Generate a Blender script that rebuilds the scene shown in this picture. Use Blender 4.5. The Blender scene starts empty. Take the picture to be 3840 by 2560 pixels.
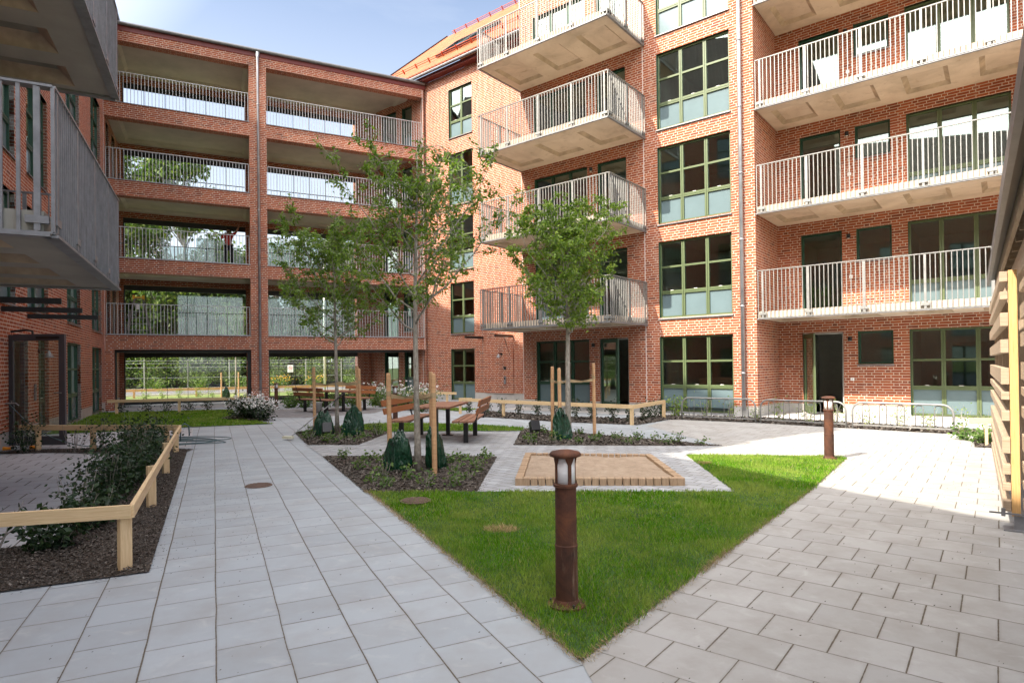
import bpy, math, random
from mathutils import Vector, Matrix, noise as mnoise
R=math.radians
random.seed(7)
sc=bpy.context.scene
# ------------------------------------------------------------------ camera
HE=1.53
cam=bpy.data.cameras.new('camera'); camo=bpy.data.objects.new('camera',cam); sc.collection.objects.link(camo)
cam.sensor_width=36.0; cam.lens=2279.2/3840*36.0; cam.shift_y=75.3/3840; cam.clip_end=2000; cam.clip_start=0.05
pitch,roll=0.0064588,-0.0121512
fw=Vector((0,math.cos(pitch),math.sin(pitch))); up0=Vector((0,-math.sin(pitch),math.cos(pitch))); rt0=Vector((1,0,0))
c_,s_=math.cos(roll),math.sin(roll)
rt=rt0*c_+up0*s_; up=up0*c_-rt0*s_
M=Matrix(((rt.x,up.x,-fw.x,0),(rt.y,up.y,-fw.y,0),(rt.z,up.z,-fw.z,HE),(0,0,0,1)))
camo.matrix_world=M
sc.camera=camo
# ------------------------------------------------------------------ world, sun, exposure
SUN_AZ,SUN_EL=-124.0,43.7
SKYS=.075; VEIL=(5.6,5.7,5.9,1); FILL_GLOW=(26,24.4,22.4)
w=bpy.data.worlds.new('World'); sc.world=w; w.use_nodes=True
nt=w.node_tree; nt.nodes.clear()
def N(nt,t,**k):
    n=nt.nodes.new(t)
    for a,b in k.items(): setattr(n,a,b)
    return n
sky=N(nt,'ShaderNodeTexSky',sky_type='NISHITA',sun_disc=False,sun_elevation=R(SUN_EL),sun_rotation=R(SUN_AZ%360),altitude=50,air_density=1.0,dust_density=1.6,ozone_density=1.2)
tc=N(nt,'ShaderNodeTexCoord'); mp=N(nt,'ShaderNodeMapping'); mp.inputs['Scale'].default_value=(1.3,1.3,5.0); mp.inputs['Rotation'].default_value=(0.1,0.15,0.6)
nz=N(nt,'ShaderNodeTexNoise'); nz.inputs['Scale'].default_value=1.6; nz.inputs['Detail'].default_value=7; nz.inputs['Roughness'].default_value=0.55; nz.inputs['Distortion'].default_value=0.4
cr=N(nt,'ShaderNodeValToRGB'); cr.color_ramp.elements[0].position=0.36; cr.color_ramp.elements[0].color=(0.0,0.0,0.0,1); cr.color_ramp.elements[1].position=0.72; cr.color_ramp.elements[1].color=(0.20,0.20,0.20,1)
# thin cloud veil, denser towards the horizon; unseen sun-side glow added to fill the courtyard shade
sx=N(nt,'ShaderNodeSeparateXYZ'); hz=N(nt,'ShaderNodeMapRange'); hz.inputs['From Min'].default_value=0.0; hz.inputs['From Max'].default_value=0.60; hz.inputs['To Min'].default_value=.85; hz.inputs['To Max'].default_value=0.0
mx=N(nt,'ShaderNodeMath',operation='MAXIMUM')
mix=N(nt,'ShaderNodeMix',data_type='RGBA'); mix.inputs['B'].default_value=VEIL
sdir=N(nt,'ShaderNodeVectorMath',operation='DOT_PRODUCT'); sdir.inputs[1].default_value=(math.sin(R(SUN_AZ))*math.cos(R(SUN_EL)),math.cos(R(SUN_AZ))*math.cos(R(SUN_EL)),math.sin(R(SUN_EL)))
gl=N(nt,'ShaderNodeMapRange'); gl.inputs['From Min'].default_value=0.24; gl.inputs['From Max'].default_value=1.0; gl.inputs['To Min'].default_value=0; gl.inputs['To Max'].default_value=1
pw=N(nt,'ShaderNodeMath',operation='POWER'); pw.inputs[1].default_value=1.15
gs=N(nt,'ShaderNodeVectorMath',operation='SCALE'); gs.inputs[0].default_value=FILL_GLOW
addn=N(nt,'ShaderNodeVectorMath',operation='ADD')
bg=N(nt,'ShaderNodeBackground'); bg.inputs['Strength'].default_value=SKYS; wo=N(nt,'ShaderNodeOutputWorld')
L=nt.links.new
L(tc.outputs['Generated'],mp.inputs['Vector']);L(mp.outputs[0],nz.inputs['Vector']);L(nz.outputs[0],cr.inputs[0]);L(tc.outputs['Generated'],sx.inputs[0]);L(sx.outputs['Z'],hz.inputs['Value'])
L(tc.outputs['Generated'],sdir.inputs[0]);L(sdir.outputs['Value'],gl.inputs['Value']);L(gl.outputs[0],pw.inputs[0]);L(pw.outputs[0],gs.inputs['Scale'])
L(cr.outputs[0],mx.inputs[0]);L(hz.outputs[0],mx.inputs[1]);L(mx.outputs[0],mix.inputs['Factor']);L(sky.outputs[0],mix.inputs['A']);L(mix.outputs['Result'],addn.inputs[0]);L(gs.outputs[0],addn.inputs[1]);L(addn.outputs[0],bg.inputs['Color']);L(bg.outputs[0],wo.inputs[0])
sl=bpy.data.lights.new('sun','SUN'); sl.energy=3.0; sl.angle=R(0.53); sl.color=(1.0,0.90,0.76)
so=bpy.data.objects.new('sun',sl); sc.collection.objects.link(so)
sd=Vector((math.sin(R(SUN_AZ))*math.cos(R(SUN_EL)),math.cos(R(SUN_AZ))*math.cos(R(SUN_EL)),math.sin(R(SUN_EL))))
so.rotation_euler=sd.to_track_quat('Z','Y').to_euler(); so.location=(0,0,60)
sc.view_settings.view_transform='Standard'; sc.view_settings.look='None'; sc.view_settings.gamma=1; sc.view_settings.exposure=1.84
sc.cycles.max_bounces=8; sc.cycles.diffuse_bounces=4; sc.cycles.glossy_bounces=3; sc.cycles.transparent_max_bounces=12; sc.cycles.transmission_bounces=3
sc.cycles.use_denoising=True; sc.cycles.sample_clamp_indirect=6; sc.cycles.caustics_reflective=False; sc.cycles.caustics_refractive=False
# ------------------------------------------------------------------ mesh helpers
col=sc.collection
class MB:
    def __init__(s): s.v=[]; s.f=[]; s.uv=[]
    def quad(s,*p):
        n=len(s.v); s.v+= [tuple(q) for q in p]; s.f.append(tuple(range(n,n+len(p)))); s.uv.append(None)
    def add(s,vs,fs,uvs=None):
        n=len(s.v); s.v+=[tuple(q) for q in vs]
        for i,f in enumerate(fs): s.f.append(tuple(n+k for k in f)); s.uv.append(uvs[i] if uvs else None)
    def box(s,x0,x1,y0,y1,z0,z1):
        x0,x1=min(x0,x1),max(x0,x1); y0,y1=min(y0,y1),max(y0,y1); z0,z1=min(z0,z1),max(z0,z1)
        s.add([(x0,y0,z0),(x1,y0,z0),(x1,y1,z0),(x0,y1,z0),(x0,y0,z1),(x1,y0,z1),(x1,y1,z1),(x0,y1,z1)],
              [(0,3,2,1),(4,5,6,7),(0,1,5,4),(1,2,6,5),(2,3,7,6),(3,0,4,7)])
    def bar(s,a,b,w,h,upv=(0,0,1),grain=True):
        a=Vector(a);b=Vector(b);d=(b-a);l=d.length;d.normalize();u=Vector(upv)
        sd_=d.cross(u)
        if sd_.length<1e-4: sd_=d.cross(Vector((0,1,0)))
        sd_.normalize();u=sd_.cross(d).normalized()
        o=random.random()*7
        sx_,ux=sd_*w/2,u*h/2
        P=[a-sx_-ux,a+sx_-ux,a+sx_+ux,a-sx_+ux,b-sx_-ux,b+sx_-ux,b+sx_+ux,b-sx_+ux]
        F=[(0,1,2,3),(5,4,7,6),(1,0,4,5),(2,1,5,6),(3,2,6,7),(0,3,7,4)]
        U=[[(o,o),(o+.02,o),(o+.02,o+h),(o,o+h)]]*2
        ww=[w,h,w,h]
        U=U+[[(o,o+k),(o,o+k+ww[k%4]),(o+l,o+k+ww[k%4]),(o+l,o+k)] for k in range(4)]
        s.add(P,F,U)
    def tube(s,pts,rad,seg=8,cap=True):
        pts=[Vector(p) for p in pts]
        if not hasattr(rad,'__len__'): rad=[rad]*len(pts)
        n0=len(s.v); ref=None
        for i,p in enumerate(pts):
            d=(pts[min(i+1,len(pts)-1)]-pts[max(i-1,0)]).normalized()
            if ref is None: ref=Vector((1,0,0)) if abs(d.x)<.8 else Vector((0,1,0))
            a=(ref-d*ref.dot(d)).normalized(); ref=a; b=d.cross(a)
            for k in range(seg):
                t=2*math.pi*k/seg; s.v.append(tuple(p+(a*math.cos(t)+b*math.sin(t))*rad[i]))
        for i in range(len(pts)-1):
            for k in range(seg):
                k2=(k+1)%seg; s.f.append((n0+i*seg+k,n0+i*seg+k2,n0+(i+1)*seg+k2,n0+(i+1)*seg+k)); s.uv.append(None)
        if cap:
            s.f.append(tuple(n0+k for k in range(seg))[::-1]); s.uv.append(None)
            s.f.append(tuple(n0+(len(pts)-1)*seg+k for k in range(seg))); s.uv.append(None)
    def lathe(s,prof,seg=24,c=(0,0)):
        n0=len(s.v)
        for r,z in prof:
            for k in range(seg):
                t=2*math.pi*k/seg; s.v.append((c[0]+r*math.cos(t),c[1]+r*math.sin(t),z))
        for i in range(len(prof)-1):
            for k in range(seg):
                k2=(k+1)%seg; s.f.append((n0+i*seg+k,n0+i*seg+k2,n0+(i+1)*seg+k2,n0+(i+1)*seg+k)); s.uv.append(None)
        s.f.append(tuple(n0+k for k in range(seg))[::-1]); s.uv.append(None)
        s.f.append(tuple(n0+(len(prof)-1)*seg+k for k in range(seg))); s.uv.append(None)
    def prism(s,poly,z0,z1):
        n=len(poly); s.add([(x,y,z0) for x,y in poly]+[(x,y,z1) for x,y in poly],
            [tuple(range(n))[::-1],tuple(range(n,2*n))]+[(i,(i+1)%n,n+(i+1)%n,n+i) for i in range(n)])
    def build(s,name,mat,parent=None,smooth=False,uv=True,bevel=0,recalc=False):
        me=bpy.data.meshes.new(name); me.from_pydata(s.v,[],s.f); 
        if uv:
            ul=me.uv_layers.new(name='UVMap'); data=[0.0]*(2*len(me.loops)); i=0
            for f,u in zip(s.f,s.uv):
                if u is None:
                    a,b,c=Vector(s.v[f[0]]),Vector(s.v[f[1]]),Vector(s.v[f[2]])
                    n=(b-a).cross(c-a)
                    ax=max(range(3),key=lambda k:abs(n[k]))
                    for vi in f:
                        p=s.v[vi]; q=((p[1],p[2]),(p[0],p[2]),(p[0],p[1]))[ax]; data[i]=q[0];data[i+1]=q[1]; i+=2
                else:
                    for q in u: data[i]=q[0];data[i+1]=q[1]; i+=2
            ul.data.foreach_set('uv',data)
        if smooth: me.polygons.foreach_set('use_smooth',[True]*len(me.polygons))
        me.materials.append(mat); me.update()
        o=bpy.data.objects.new(name,me); col.objects.link(o)
        if parent: o.parent=parent
        if bevel:
            m=o.modifiers.new('bevel','BEVEL'); m.width=bevel; m.segments=2; m.limit_method='ANGLE'
        return o
def tag(o,label,cat,group=None,kind=None):
    if label and len(label.replace('-',' ').split())>16: print('LONG',label)
    if label: o['label']=label
    if cat: o['category']=cat
    if group: o['group']=group
    if kind: o['kind']=kind
    return o
def thing(name,label,cat,loc=(0,0,0),rz=0,group=None,rot=None):
    o=bpy.data.objects.new(name,None); col.objects.link(o); o.empty_display_size=.2; o.location=loc
    o.rotation_euler=rot if rot else (0,0,rz)
    return tag(o,label,cat,group)
def kids(o): return [c for c in bpy.data.objects if c.parent==o]
def dup(root,loc,rz,label,scale=1):
    ks=kids(root)
    r=root.copy(); col.objects.link(r); r.location=loc; r.rotation_euler=(0,0,rz); r.scale=(scale,)*3; r['label']=label
    for c in ks:
        d=c.copy(); col.objects.link(d); d.parent=r
        for g in kids(c):
            e=g.copy(); col.objects.link(e); e.parent=d
    return r
def ordw(i): return ['first','second','third','fourth','fifth','sixth','seventh','eighth','ninth','tenth','eleventh','twelfth','thirteenth','fourteenth','fifteenth','sixteenth','seventeenth','eighteenth','nineteenth','twentieth'][i]
# ------------------------------------------------------------------ material helpers
def mat(name):
    m=bpy.data.materials.new(name); m.use_nodes=True; nt=m.node_tree; b=nt.nodes['Principled BSDF']; return m,nt,b
def mathn(nt,op,a,b=None,c=None):
    n=nt.nodes.new('ShaderNodeMath'); n.operation=op
    for i,v in enumerate((a,b,c)):
        if v is None: continue
        if isinstance(v,(int,float)): n.inputs[i].default_value=v
        else: nt.links.new(v,n.inputs[i])
    return n.outputs[0]
def noise(nt,vec,scale,detail=4,rough=.6,dist=0):
    n=nt.nodes.new('ShaderNodeTexNoise'); n.inputs['Scale'].default_value=scale; n.inputs['Detail'].default_value=detail; n.inputs['Roughness'].default_value=rough; n.inputs['Distortion'].default_value=dist
    if vec is not None: nt.links.new(vec,n.inputs['Vector'])
    return n.outputs[0]
def ramp(nt,f,*st):
    n=nt.nodes.new('ShaderNodeValToRGB'); e=n.color_ramp.elements
    while len(e)<len(st): e.new(.5)
    for i,(p,c) in enumerate(st): e[i].position=p; e[i].color=(*c,1) if len(c)==3 else c
    nt.links.new(f,n.inputs[0]); return n.outputs[0]
def mixc(nt,f,a,b,mode='MIX'):
    n=nt.nodes.new('ShaderNodeMix'); n.data_type='RGBA'; n.blend_type=mode
    for k,v in (('Factor',f),('A',a),('B',b)):
        s=n.inputs[k]
        if isinstance(v,(int,float)): s.default_value=v
        elif isinstance(v,tuple): s.default_value=(*v,1)
        else: nt.links.new(v,s)
    return n.outputs['Result']
def bump(nt,b,h,strength=.4,dist=.01):
    n=nt.nodes.new('ShaderNodeBump'); n.inputs['Strength'].default_value=strength; n.inputs['Distance'].default_value=dist
    nt.links.new(h,n.inputs['Height']); nt.links.new(n.outputs[0],b.inputs['Normal'])
def objc(nt): return nt.nodes.new('ShaderNodeTexCoord').outputs['Object']
def uvc(nt): return nt.nodes.new('ShaderNodeTexCoord').outputs['UV']
def mapv(nt,v,sc_=(1,1,1),rot=(0,0,0),loc=(0,0,0)):
    n=nt.nodes.new('ShaderNodeMapping'); n.inputs['Scale'].default_value=sc_; n.inputs['Rotation'].default_value=rot; n.inputs['Location'].default_value=loc; nt.links.new(v,n.inputs[0]); return n.outputs[0]
def wnoise(nt,a,b=None):
    n=nt.nodes.new('ShaderNodeTexWhiteNoise'); n.noise_dimensions='2D'
    c=nt.nodes.new('ShaderNodeCombineXYZ'); nt.links.new(a,c.inputs[0])
    if b is not None: nt.links.new(b,c.inputs[1])
    nt.links.new(c.outputs[0],n.inputs[0]); return n.outputs[0]
def plain(name,colr,rough=.6,metal=0,var=.12,scale=6,bmp=0.0,spec=None):
    m,nt,b=mat(name); v=objc(nt); f=noise(nt,v,scale,5)
    lo=tuple(c*(1-var) for c in colr); hi=tuple(min(1,c*(1+var)) for c in colr)
    nt.links.new(ramp(nt,f,(.3,lo),(.7,hi)),b.inputs['Base Color']); b.inputs['Roughness'].default_value=rough; b.inputs['Metallic'].default_value=metal
    if bmp: bump(nt,b,noise(nt,v,scale*12,4),bmp,.004)
    return m
# brick wall in metres (UV): long, long, short bond
def brick_mat(name='brick',c1=(.30,.062,.020),c2=(.45,.115,.037),c3=(.17,.040,.018),mort=(.66,.55,.45)):
    m,nt,b=mat(name); uv=uvc(nt); s=nt.nodes.new('ShaderNodeSeparateXYZ'); 
    wv=nt.nodes.new('ShaderNodeTexNoise'); wv.inputs['Scale'].default_value=9; wv.inputs['Detail'].default_value=2; nt.links.new(uv,wv.inputs['Vector'])
    nt.links.new(uv,s.inputs[0]); CH=.0755; Pd=.66
    wob=mathn(nt,'MULTIPLY',mathn(nt,'SUBTRACT',wv.outputs[0],.5),.012)
    vv=mathn(nt,'ADD',s.outputs[1],wob)
    row=mathn(nt,'FLOOR',mathn(nt,'DIVIDE',vv,CH)); fy=mathn(nt,'FRACT',mathn(nt,'DIVIDE',vv,CH))
    off=mathn(nt,'ADD',mathn(nt,'MULTIPLY',mathn(nt,'MODULO',row,2),.30),mathn(nt,'MULTIPLY',mathn(nt,'FLOOR',mathn(nt,'MULTIPLY',wnoise(nt,row),3)),.4))
    xx=mathn(nt,'ADD',mathn(nt,'DIVIDE',mathn(nt,'ADD',s.outputs[0],wob),Pd),mathn(nt,'ADD',off,50))
    fx=mathn(nt,'MULTIPLY',mathn(nt,'FRACT',xx),Pd); cx=mathn(nt,'FLOOR',xx)
    def dj(j): return mathn(nt,'ABSOLUTE',mathn(nt,'SUBTRACT',fx,j))
    d=mathn(nt,'MINIMUM',mathn(nt,'MINIMUM',dj(0),dj(Pd)),mathn(nt,'MINIMUM',dj(.264),dj(.528)))
    dy=mathn(nt,'MULTIPLY',mathn(nt,'MINIMUM',fy,mathn(nt,'SUBTRACT',1,fy)),CH)
    dd=mathn(nt,'MINIMUM',d,dy)
    rag=noise(nt,uv,60,3); strk=noise(nt,mapv(nt,uv,(2.2,.22,1)),1.6,5,.65)
    mask=mathn(nt,'LESS_THAN',mathn(nt,'ADD',dd,mathn(nt,'MULTIPLY',mathn(nt,'SUBTRACT',rag,.5),.006)),.0078)
    bid=mathn(nt,'ADD',mathn(nt,'MULTIPLY',cx,3),mathn(nt,'ADD',mathn(nt,'GREATER_THAN',fx,.264),mathn(nt,'GREATER_THAN',fx,.528)))
    rnd=wnoise(nt,bid,row)
    bc=ramp(nt,rnd,(0,c3),(.12,c1),(.6,tuple((x+y)/2 for x,y in zip(c1,c2))),(1,c2))
    bc=mixc(nt,mathn(nt,'MULTIPLY',noise(nt,uv,38,4),.5),bc,tuple(x*.55 for x in c1))
    mc=mixc(nt,noise(nt,uv,14,3),tuple(x*.8 for x in mort),mort)
    cc=mixc(nt,mask,bc,mc)
    big=noise(nt,uv,.35,3); cc=mixc(nt,1.0,cc,ramp(nt,big,(.3,(.80,.80,.80)),(.7,(1.10,1.08,1.06))),'MULTIPLY')
    cc=mixc(nt,ramp(nt,strk,(.56,(0,0,0)),(.78,(.30,.30,.30))),cc,(.50,.42,.36)); nt.links.new(cc,b.inputs['Base Color']); b.inputs['Roughness'].default_value=.85
    h=mathn(nt,'ADD',mathn(nt,'MULTIPLY',mathn(nt,'MINIMUM',dd,.012),60),mathn(nt,'MULTIPLY',rag,.25)); bump(nt,b,h,.5,.008)
    return m
def slab_mat(name,a,bb,frame_rot,tw=.352,tl=.352,axis=0,base=(.335,.368,.395),jw=.0042,loc=(0,0),ov=.5,stain=.28,vari=.075):
    # rectangular slabs laid in rows; object XY in metres, rotated to the row direction
    m,nt,b=mat(name); o=objc(nt); r=mapv(nt,o,rot=(0,0,frame_rot),loc=(loc[0],loc[1],0)); s=nt.nodes.new('ShaderNodeSeparateXYZ'); nt.links.new(r,s.inputs[0])
    wob=mathn(nt,'MULTIPLY',mathn(nt,'SUBTRACT',noise(nt,r,1.3,2),.5),.02)
    ry=mathn(nt,'DIVIDE',mathn(nt,'ADD',s.outputs[1],wob),tw); row=mathn(nt,'FLOOR',ry); fy=mathn(nt,'FRACT',ry)
    jit=mathn(nt,'MULTIPLY',mathn(nt,'SUBTRACT',wnoise(nt,row),.5),.06)
    rx=mathn(nt,'ADD',mathn(nt,'DIVIDE',s.outputs[0],tl),mathn(nt,'ADD',mathn(nt,'MULTIPLY',mathn(nt,'MODULO',mathn(nt,'ABSOLUTE',row),2),ov),jit)); cx=mathn(nt,'FLOOR',rx); fx=mathn(nt,'FRACT',rx)
    dx=mathn(nt,'MULTIPLY',mathn(nt,'MINIMUM',fx,mathn(nt,'SUBTRACT',1,fx)),tl); dy=mathn(nt,'MULTIPLY',mathn(nt,'MINIMUM',fy,mathn(nt,'SUBTRACT',1,fy)),tw)
    rnd=wnoise(nt,cx,row); rnd2=wnoise(nt,mathn(nt,'ADD',cx,31.7),row)
    rag=mathn(nt,'MULTIPLY',mathn(nt,'SUBTRACT',noise(nt,o,24,4),.5),.0045)
    wx=mathn(nt,'MULTIPLY',mathn(nt,'ADD',.45,mathn(nt,'MULTIPLY',rnd2,.55)),jw*bb); wy=mathn(nt,'MULTIPLY',mathn(nt,'ADD',.45,mathn(nt,'MULTIPLY',wnoise(nt,row),.55)),jw*a)
    mk=mathn(nt,'MAXIMUM',mathn(nt,'LESS_THAN',mathn(nt,'ADD',dx,rag),wx),mathn(nt,'LESS_THAN',mathn(nt,'ADD',dy,rag),wy))
    dk=tuple(x*(1-vari) for x in base); lt=tuple(min(1,x*(1+vari)) for x in base)
    c=ramp(nt,rnd,(0,dk),(.5,base),(1,lt))
    c=mixc(nt,mathn(nt,'MULTIPLY',ramp(nt,noise(nt,o,2.2,6,.65),(.42,(0,0,0)),(.72,(1,1,1))),stain*1.5),c,(.25,.235,.21))
    c=mixc(nt,mathn(nt,'MULTIPLY',ramp(nt,noise(nt,o,5.5,5,.6,.6),(.56,(0,0,0)),(.72,(1,1,1))),.22),c,(.56,.56,.56))
    c=mixc(nt,mathn(nt,'MULTIPLY',noise(nt,o,160,3),.25),c,tuple(x*.7 for x in base))
    edge=mathn(nt,'MULTIPLY',mathn(nt,'SUBTRACT',1,mathn(nt,'MINIMUM',mathn(nt,'DIVIDE',mathn(nt,'MINIMUM',dx,dy),.02),1)),.16)
    c=mixc(nt,edge,c,(.16,.145,.12))
    c=mixc(nt,mk,c,mixc(nt,noise(nt,o,45,3),(.035,.03,.024),(.17,.14,.10)))
    nt.links.new(c,b.inputs['Base Color']); b.inputs['Roughness'].default_value=.88; b.inputs['Specular IOR Level'].default_value=.25
    h=mathn(nt,'ADD',mathn(nt,'MULTIPLY',mathn(nt,'MINIMUM',mathn(nt,'MINIMUM',dx,dy),.009),110),mathn(nt,'ADD',mathn(nt,'MULTIPLY',noise(nt,o,210,2),.12),mathn(nt,'MULTIPLY',rnd2,.2))); bump(nt,b,h,.55,.006)
    return m
def wood_mat(name,c1,c2,sc_=1.0,rough=.6):
    m,nt,b=mat(name); uv=uvc(nt); v=mapv(nt,uv,(1.2*sc_,26*sc_,1)); 
    g=noise(nt,v,3,6,.65,1.2); c=ramp(nt,g,(.3,c1),(.65,c2))
    kn=nt.nodes.new('ShaderNodeTexVoronoi'); kn.inputs['Scale'].default_value=3.2; nt.links.new(mapv(nt,uv,(1,2.6,1)),kn.inputs['Vector'])
    k=ramp(nt,kn.outputs['Distance'],(.03,(1,1,1)),(.085,(0,0,0)))
    c=mixc(nt,mathn(nt,'MULTIPLY',k,.75),c,(c1[0]*.35,c1[1]*.25,c1[2]*.2))
    nt.links.new(c,b.inputs['Base Color']); b.inputs['Roughness'].default_value=rough; bump(nt,b,g,.25,.003); return m
def glass_mat(name='window_glass',tint=(.74,.82,.75),k=2.5):
    m,nt,b=mat(name); nt.nodes.remove(b); out=nt.nodes['Material Output']
    t=nt.nodes.new('ShaderNodeBsdfTransparent'); t.inputs[0].default_value=(*tint,1)
    g=nt.nodes.new('ShaderNodeBsdfGlossy'); g.inputs['Roughness'].default_value=.0; g.inputs['Color'].default_value=(.80,.96,.88,1) if k>2 else (.95,.97,1,1)
    fr=nt.nodes.new('ShaderNodeFresnel'); fr.inputs[0].default_value=1.52
    bp=nt.nodes.new('ShaderNodeBump'); bp.inputs['Strength'].default_value=.03; bp.inputs['Distance'].default_value=.02; nt.links.new(noise(nt,objc(nt),.9,1),bp.inputs['Height'])
    nt.links.new(bp.outputs[0],g.inputs['Normal'])
    f=mathn(nt,'MINIMUM',mathn(nt,'ADD',mathn(nt,'MULTIPLY',fr.outputs[0],k),.07 if k>2 else .02),1.0)
    mx=nt.nodes.new('ShaderNodeMixShader'); nt.links.new(f,mx.inputs[0]); nt.links.new(t.outputs[0],mx.inputs[1]); nt.links.new(g.outputs[0],mx.inputs[2]); nt.links.new(mx.outputs[0],out.inputs[0]); return m
def leaf_mat(name,c1,c2,c3,trans=.35):
    m,nt,b=mat(name); nt.nodes.remove(b); out=nt.nodes['Material Output']
    ge=nt.nodes.new('ShaderNodeNewGeometry'); c=ramp(nt,ge.outputs['Random Per Island'],(0,c1),(.55,c2),(1,c3))
    c=mixc(nt,mathn(nt,'MULTIPLY',noise(nt,objc(nt),1.6,3),.5),c,c1)
    d=nt.nodes.new('ShaderNodeBsdfPrincipled'); nt.links.new(c,d.inputs['Base Color']); d.inputs['Roughness'].default_value=.5; d.inputs['Specular IOR Level'].default_value=.35
    t=nt.nodes.new('ShaderNodeBsdfTranslucent'); nt.links.new(mixc(nt,1,c,(1.3,1.5,.6),'MULTIPLY'),t.inputs[0])
    mx=nt.nodes.new('ShaderNodeMixShader'); mx.inputs[0].default_value=trans; nt.links.new(d.outputs[0],mx.inputs[1]); nt.links.new(t.outputs[0],mx.inputs[2]); nt.links.new(mx.outputs[0],out.inputs[0]); return m
MT={}
MT['brick']=brick_mat()
AL=R(90-63.8627) # frame angle of the gallery wall x axis
MT['slab_left']=slab_mat('concrete_slab_path',1.0,.75,-AL-R(90),loc=(.0,.0))
MT['slab_patio']=slab_mat('concrete_slab_patio',.6,1.6,-AL+0.0,tw=.352,tl=.352,ov=.5,base=(.42,.42,.43),jw=.006)
MT['slab_right']=slab_mat('concrete_slab_warm',.75,1.05,R(38.5),base=(.35,.347,.335),stain=.5,vari=.07)
MT['pavers']=slab_mat('small_pavers',1.0,1.0,R(38.5),tw=.175,tl=.21,base=(.33,.345,.36),jw=.0055,stain=.3,vari=.16)
MT['pavers_dark']=slab_mat('small_dark_pavers',1.0,1.0,R(10),tw=.14,tl=.21,base=(.17,.17,.18),jw=.004,vari=.25)
MT['concrete']=plain('concrete',(.42,.38,.33),.85,var=.18,scale=1.6,bmp=.25)
def soffit_mat():
    m,nt,b=mat('stained_concrete'); o=objc(nt)
    c=ramp(nt,noise(nt,o,.9,6,.6,.5),(.28,(.42,.35,.27)),(.5,(.58,.49,.39)),(.75,(.68,.59,.48)))
    c=mixc(nt,mathn(nt,'MULTIPLY',ramp(nt,noise(nt,o,3.5,5,.7,1.0),(.58,(0,0,0)),(.7,(1,1,1))),.45),c,(.26,.18,.11))
    nt.links.new(c,b.inputs['Base Color']); b.inputs['Roughness'].default_value=.9; bump(nt,b,noise(nt,o,40,4),.2,.004); return m
MT['soffit']=soffit_mat()
MT['shade_stain']=plain('brown_shade_stain_concrete',(.42,.34,.25),.9,var=.3,scale=2.5)  # recess shade and brown stain both put into the coffer edge colour
MT['soffit_pale']=plain('pale_grey_concrete',(.46,.42,.36),.9,var=.15,scale=1.0,bmp=.2)
MT['galvl']=plain('lit_tone_galvanised_steel',(.48,.49,.50),.5,.2,var=.1)  # lighter copy of galv, lit tone in the colour for backlit gallery rails
MT['coffer_shade']=plain('coffer_shade_concrete',(.20,.19,.155),.9,var=.25,scale=1.5)  # recess shade put into the colour of the left coffer panels
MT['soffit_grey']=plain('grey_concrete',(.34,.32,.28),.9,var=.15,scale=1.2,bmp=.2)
MT['plinth']=plain('plinth_render',(.42,.41,.39),.9,var=.12,scale=3,bmp=.2)
MT['galv']=plain('galvanised_steel',(.23,.23,.222),.5,.35,var=.18,scale=9)
MT['galvd']=plain('dull_steel',(.25,.255,.27),.5,.5,var=.2,scale=7)
MT['green']=plain('olive_paint',(.092,.125,.055),.45,var=.06,scale=3)
MT['dgreen']=plain('dark_and_shaded_green',(.018,.062,.035),.45,var=.06,scale=3)  # shaded frames: olive paint with shade mixed into the colour; also linings, seams
MT['dark']=plain('dark_grey_metal',(.03,.032,.036),.45,var=.1)
MT['leaf_door']=plain('graphite_paint',(.07,.07,.08),.45,var=.08)
MT['black']=plain('black_metal',(.012,.012,.013),.4,var=.1)
MT['red_trim']=plain('dark_red_trim',(.16,.028,.022),.5,var=.1)
MT['zinc']=plain('zinc',(.16,.16,.165),.45,.6,var=.15)
MT['pipe']=plain('pipe_zinc',(.33,.34,.36),.4,.6,var=.18,scale=4)
MT['white']=plain('white_plastic',(.75,.75,.73),.4,var=.03)
MT['glass']=glass_mat()
MT['gallery_glass']=glass_mat('gallery_glass',(.93,.95,.94),1.0)
MT['frost']=plain('frosted_glass',(.13,.185,.20),.22,var=.06,scale=2)
def frostp():
    m,nt,b=mat('frosted_screen'); nt.nodes.remove(b); out=nt.nodes['Material Output']
    t=nt.nodes.new('ShaderNodeBsdfTransparent'); t.inputs[0].default_value=(.8,.88,.88,1); d=nt.nodes.new('ShaderNodeBsdfTranslucent'); d.inputs[0].default_value=(.75,.84,.86,1)
    d2=nt.nodes.new('ShaderNodeBsdfDiffuse'); d2.inputs[0].default_value=(.72,.82,.84,1)
    a=nt.nodes.new('ShaderNodeMixShader'); a.inputs[0].default_value=.5; nt.links.new(d.outputs[0],a.inputs[1]); nt.links.new(d2.outputs[0],a.inputs[2])
    b2=nt.nodes.new('ShaderNodeMixShader'); b2.inputs[0].default_value=.62; nt.links.new(t.outputs[0],b2.inputs[1]); nt.links.new(a.outputs[0],b2.inputs[2]); nt.links.new(b2.outputs[0],out.inputs[0]); b2.inputs[0].default_value=.25; return m
MT['frost_screen']=frostp()
MT['room']=plain('interior_plaster',(.74,.75,.70),.9,var=.05)
MT['roomfloor']=plain('interior_floor',(.40,.39,.35),.6,var=.1)
MT['pine']=wood_mat('raw_pine',(.56,.38,.19),(.74,.56,.33))
MT['stake']=wood_mat('stake_wood',(.42,.23,.11),(.62,.38,.20),.8)
MT['bench']=wood_mat('stained_bench_wood',(.20,.065,.022),(.36,.135,.045))
MT['seatwood']=wood_mat('seat_hardwood',(.17,.075,.045),(.30,.15,.09))
MT['shed']=wood_mat('weathered_larch',(.30,.22,.15),(.46,.36,.26))
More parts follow.
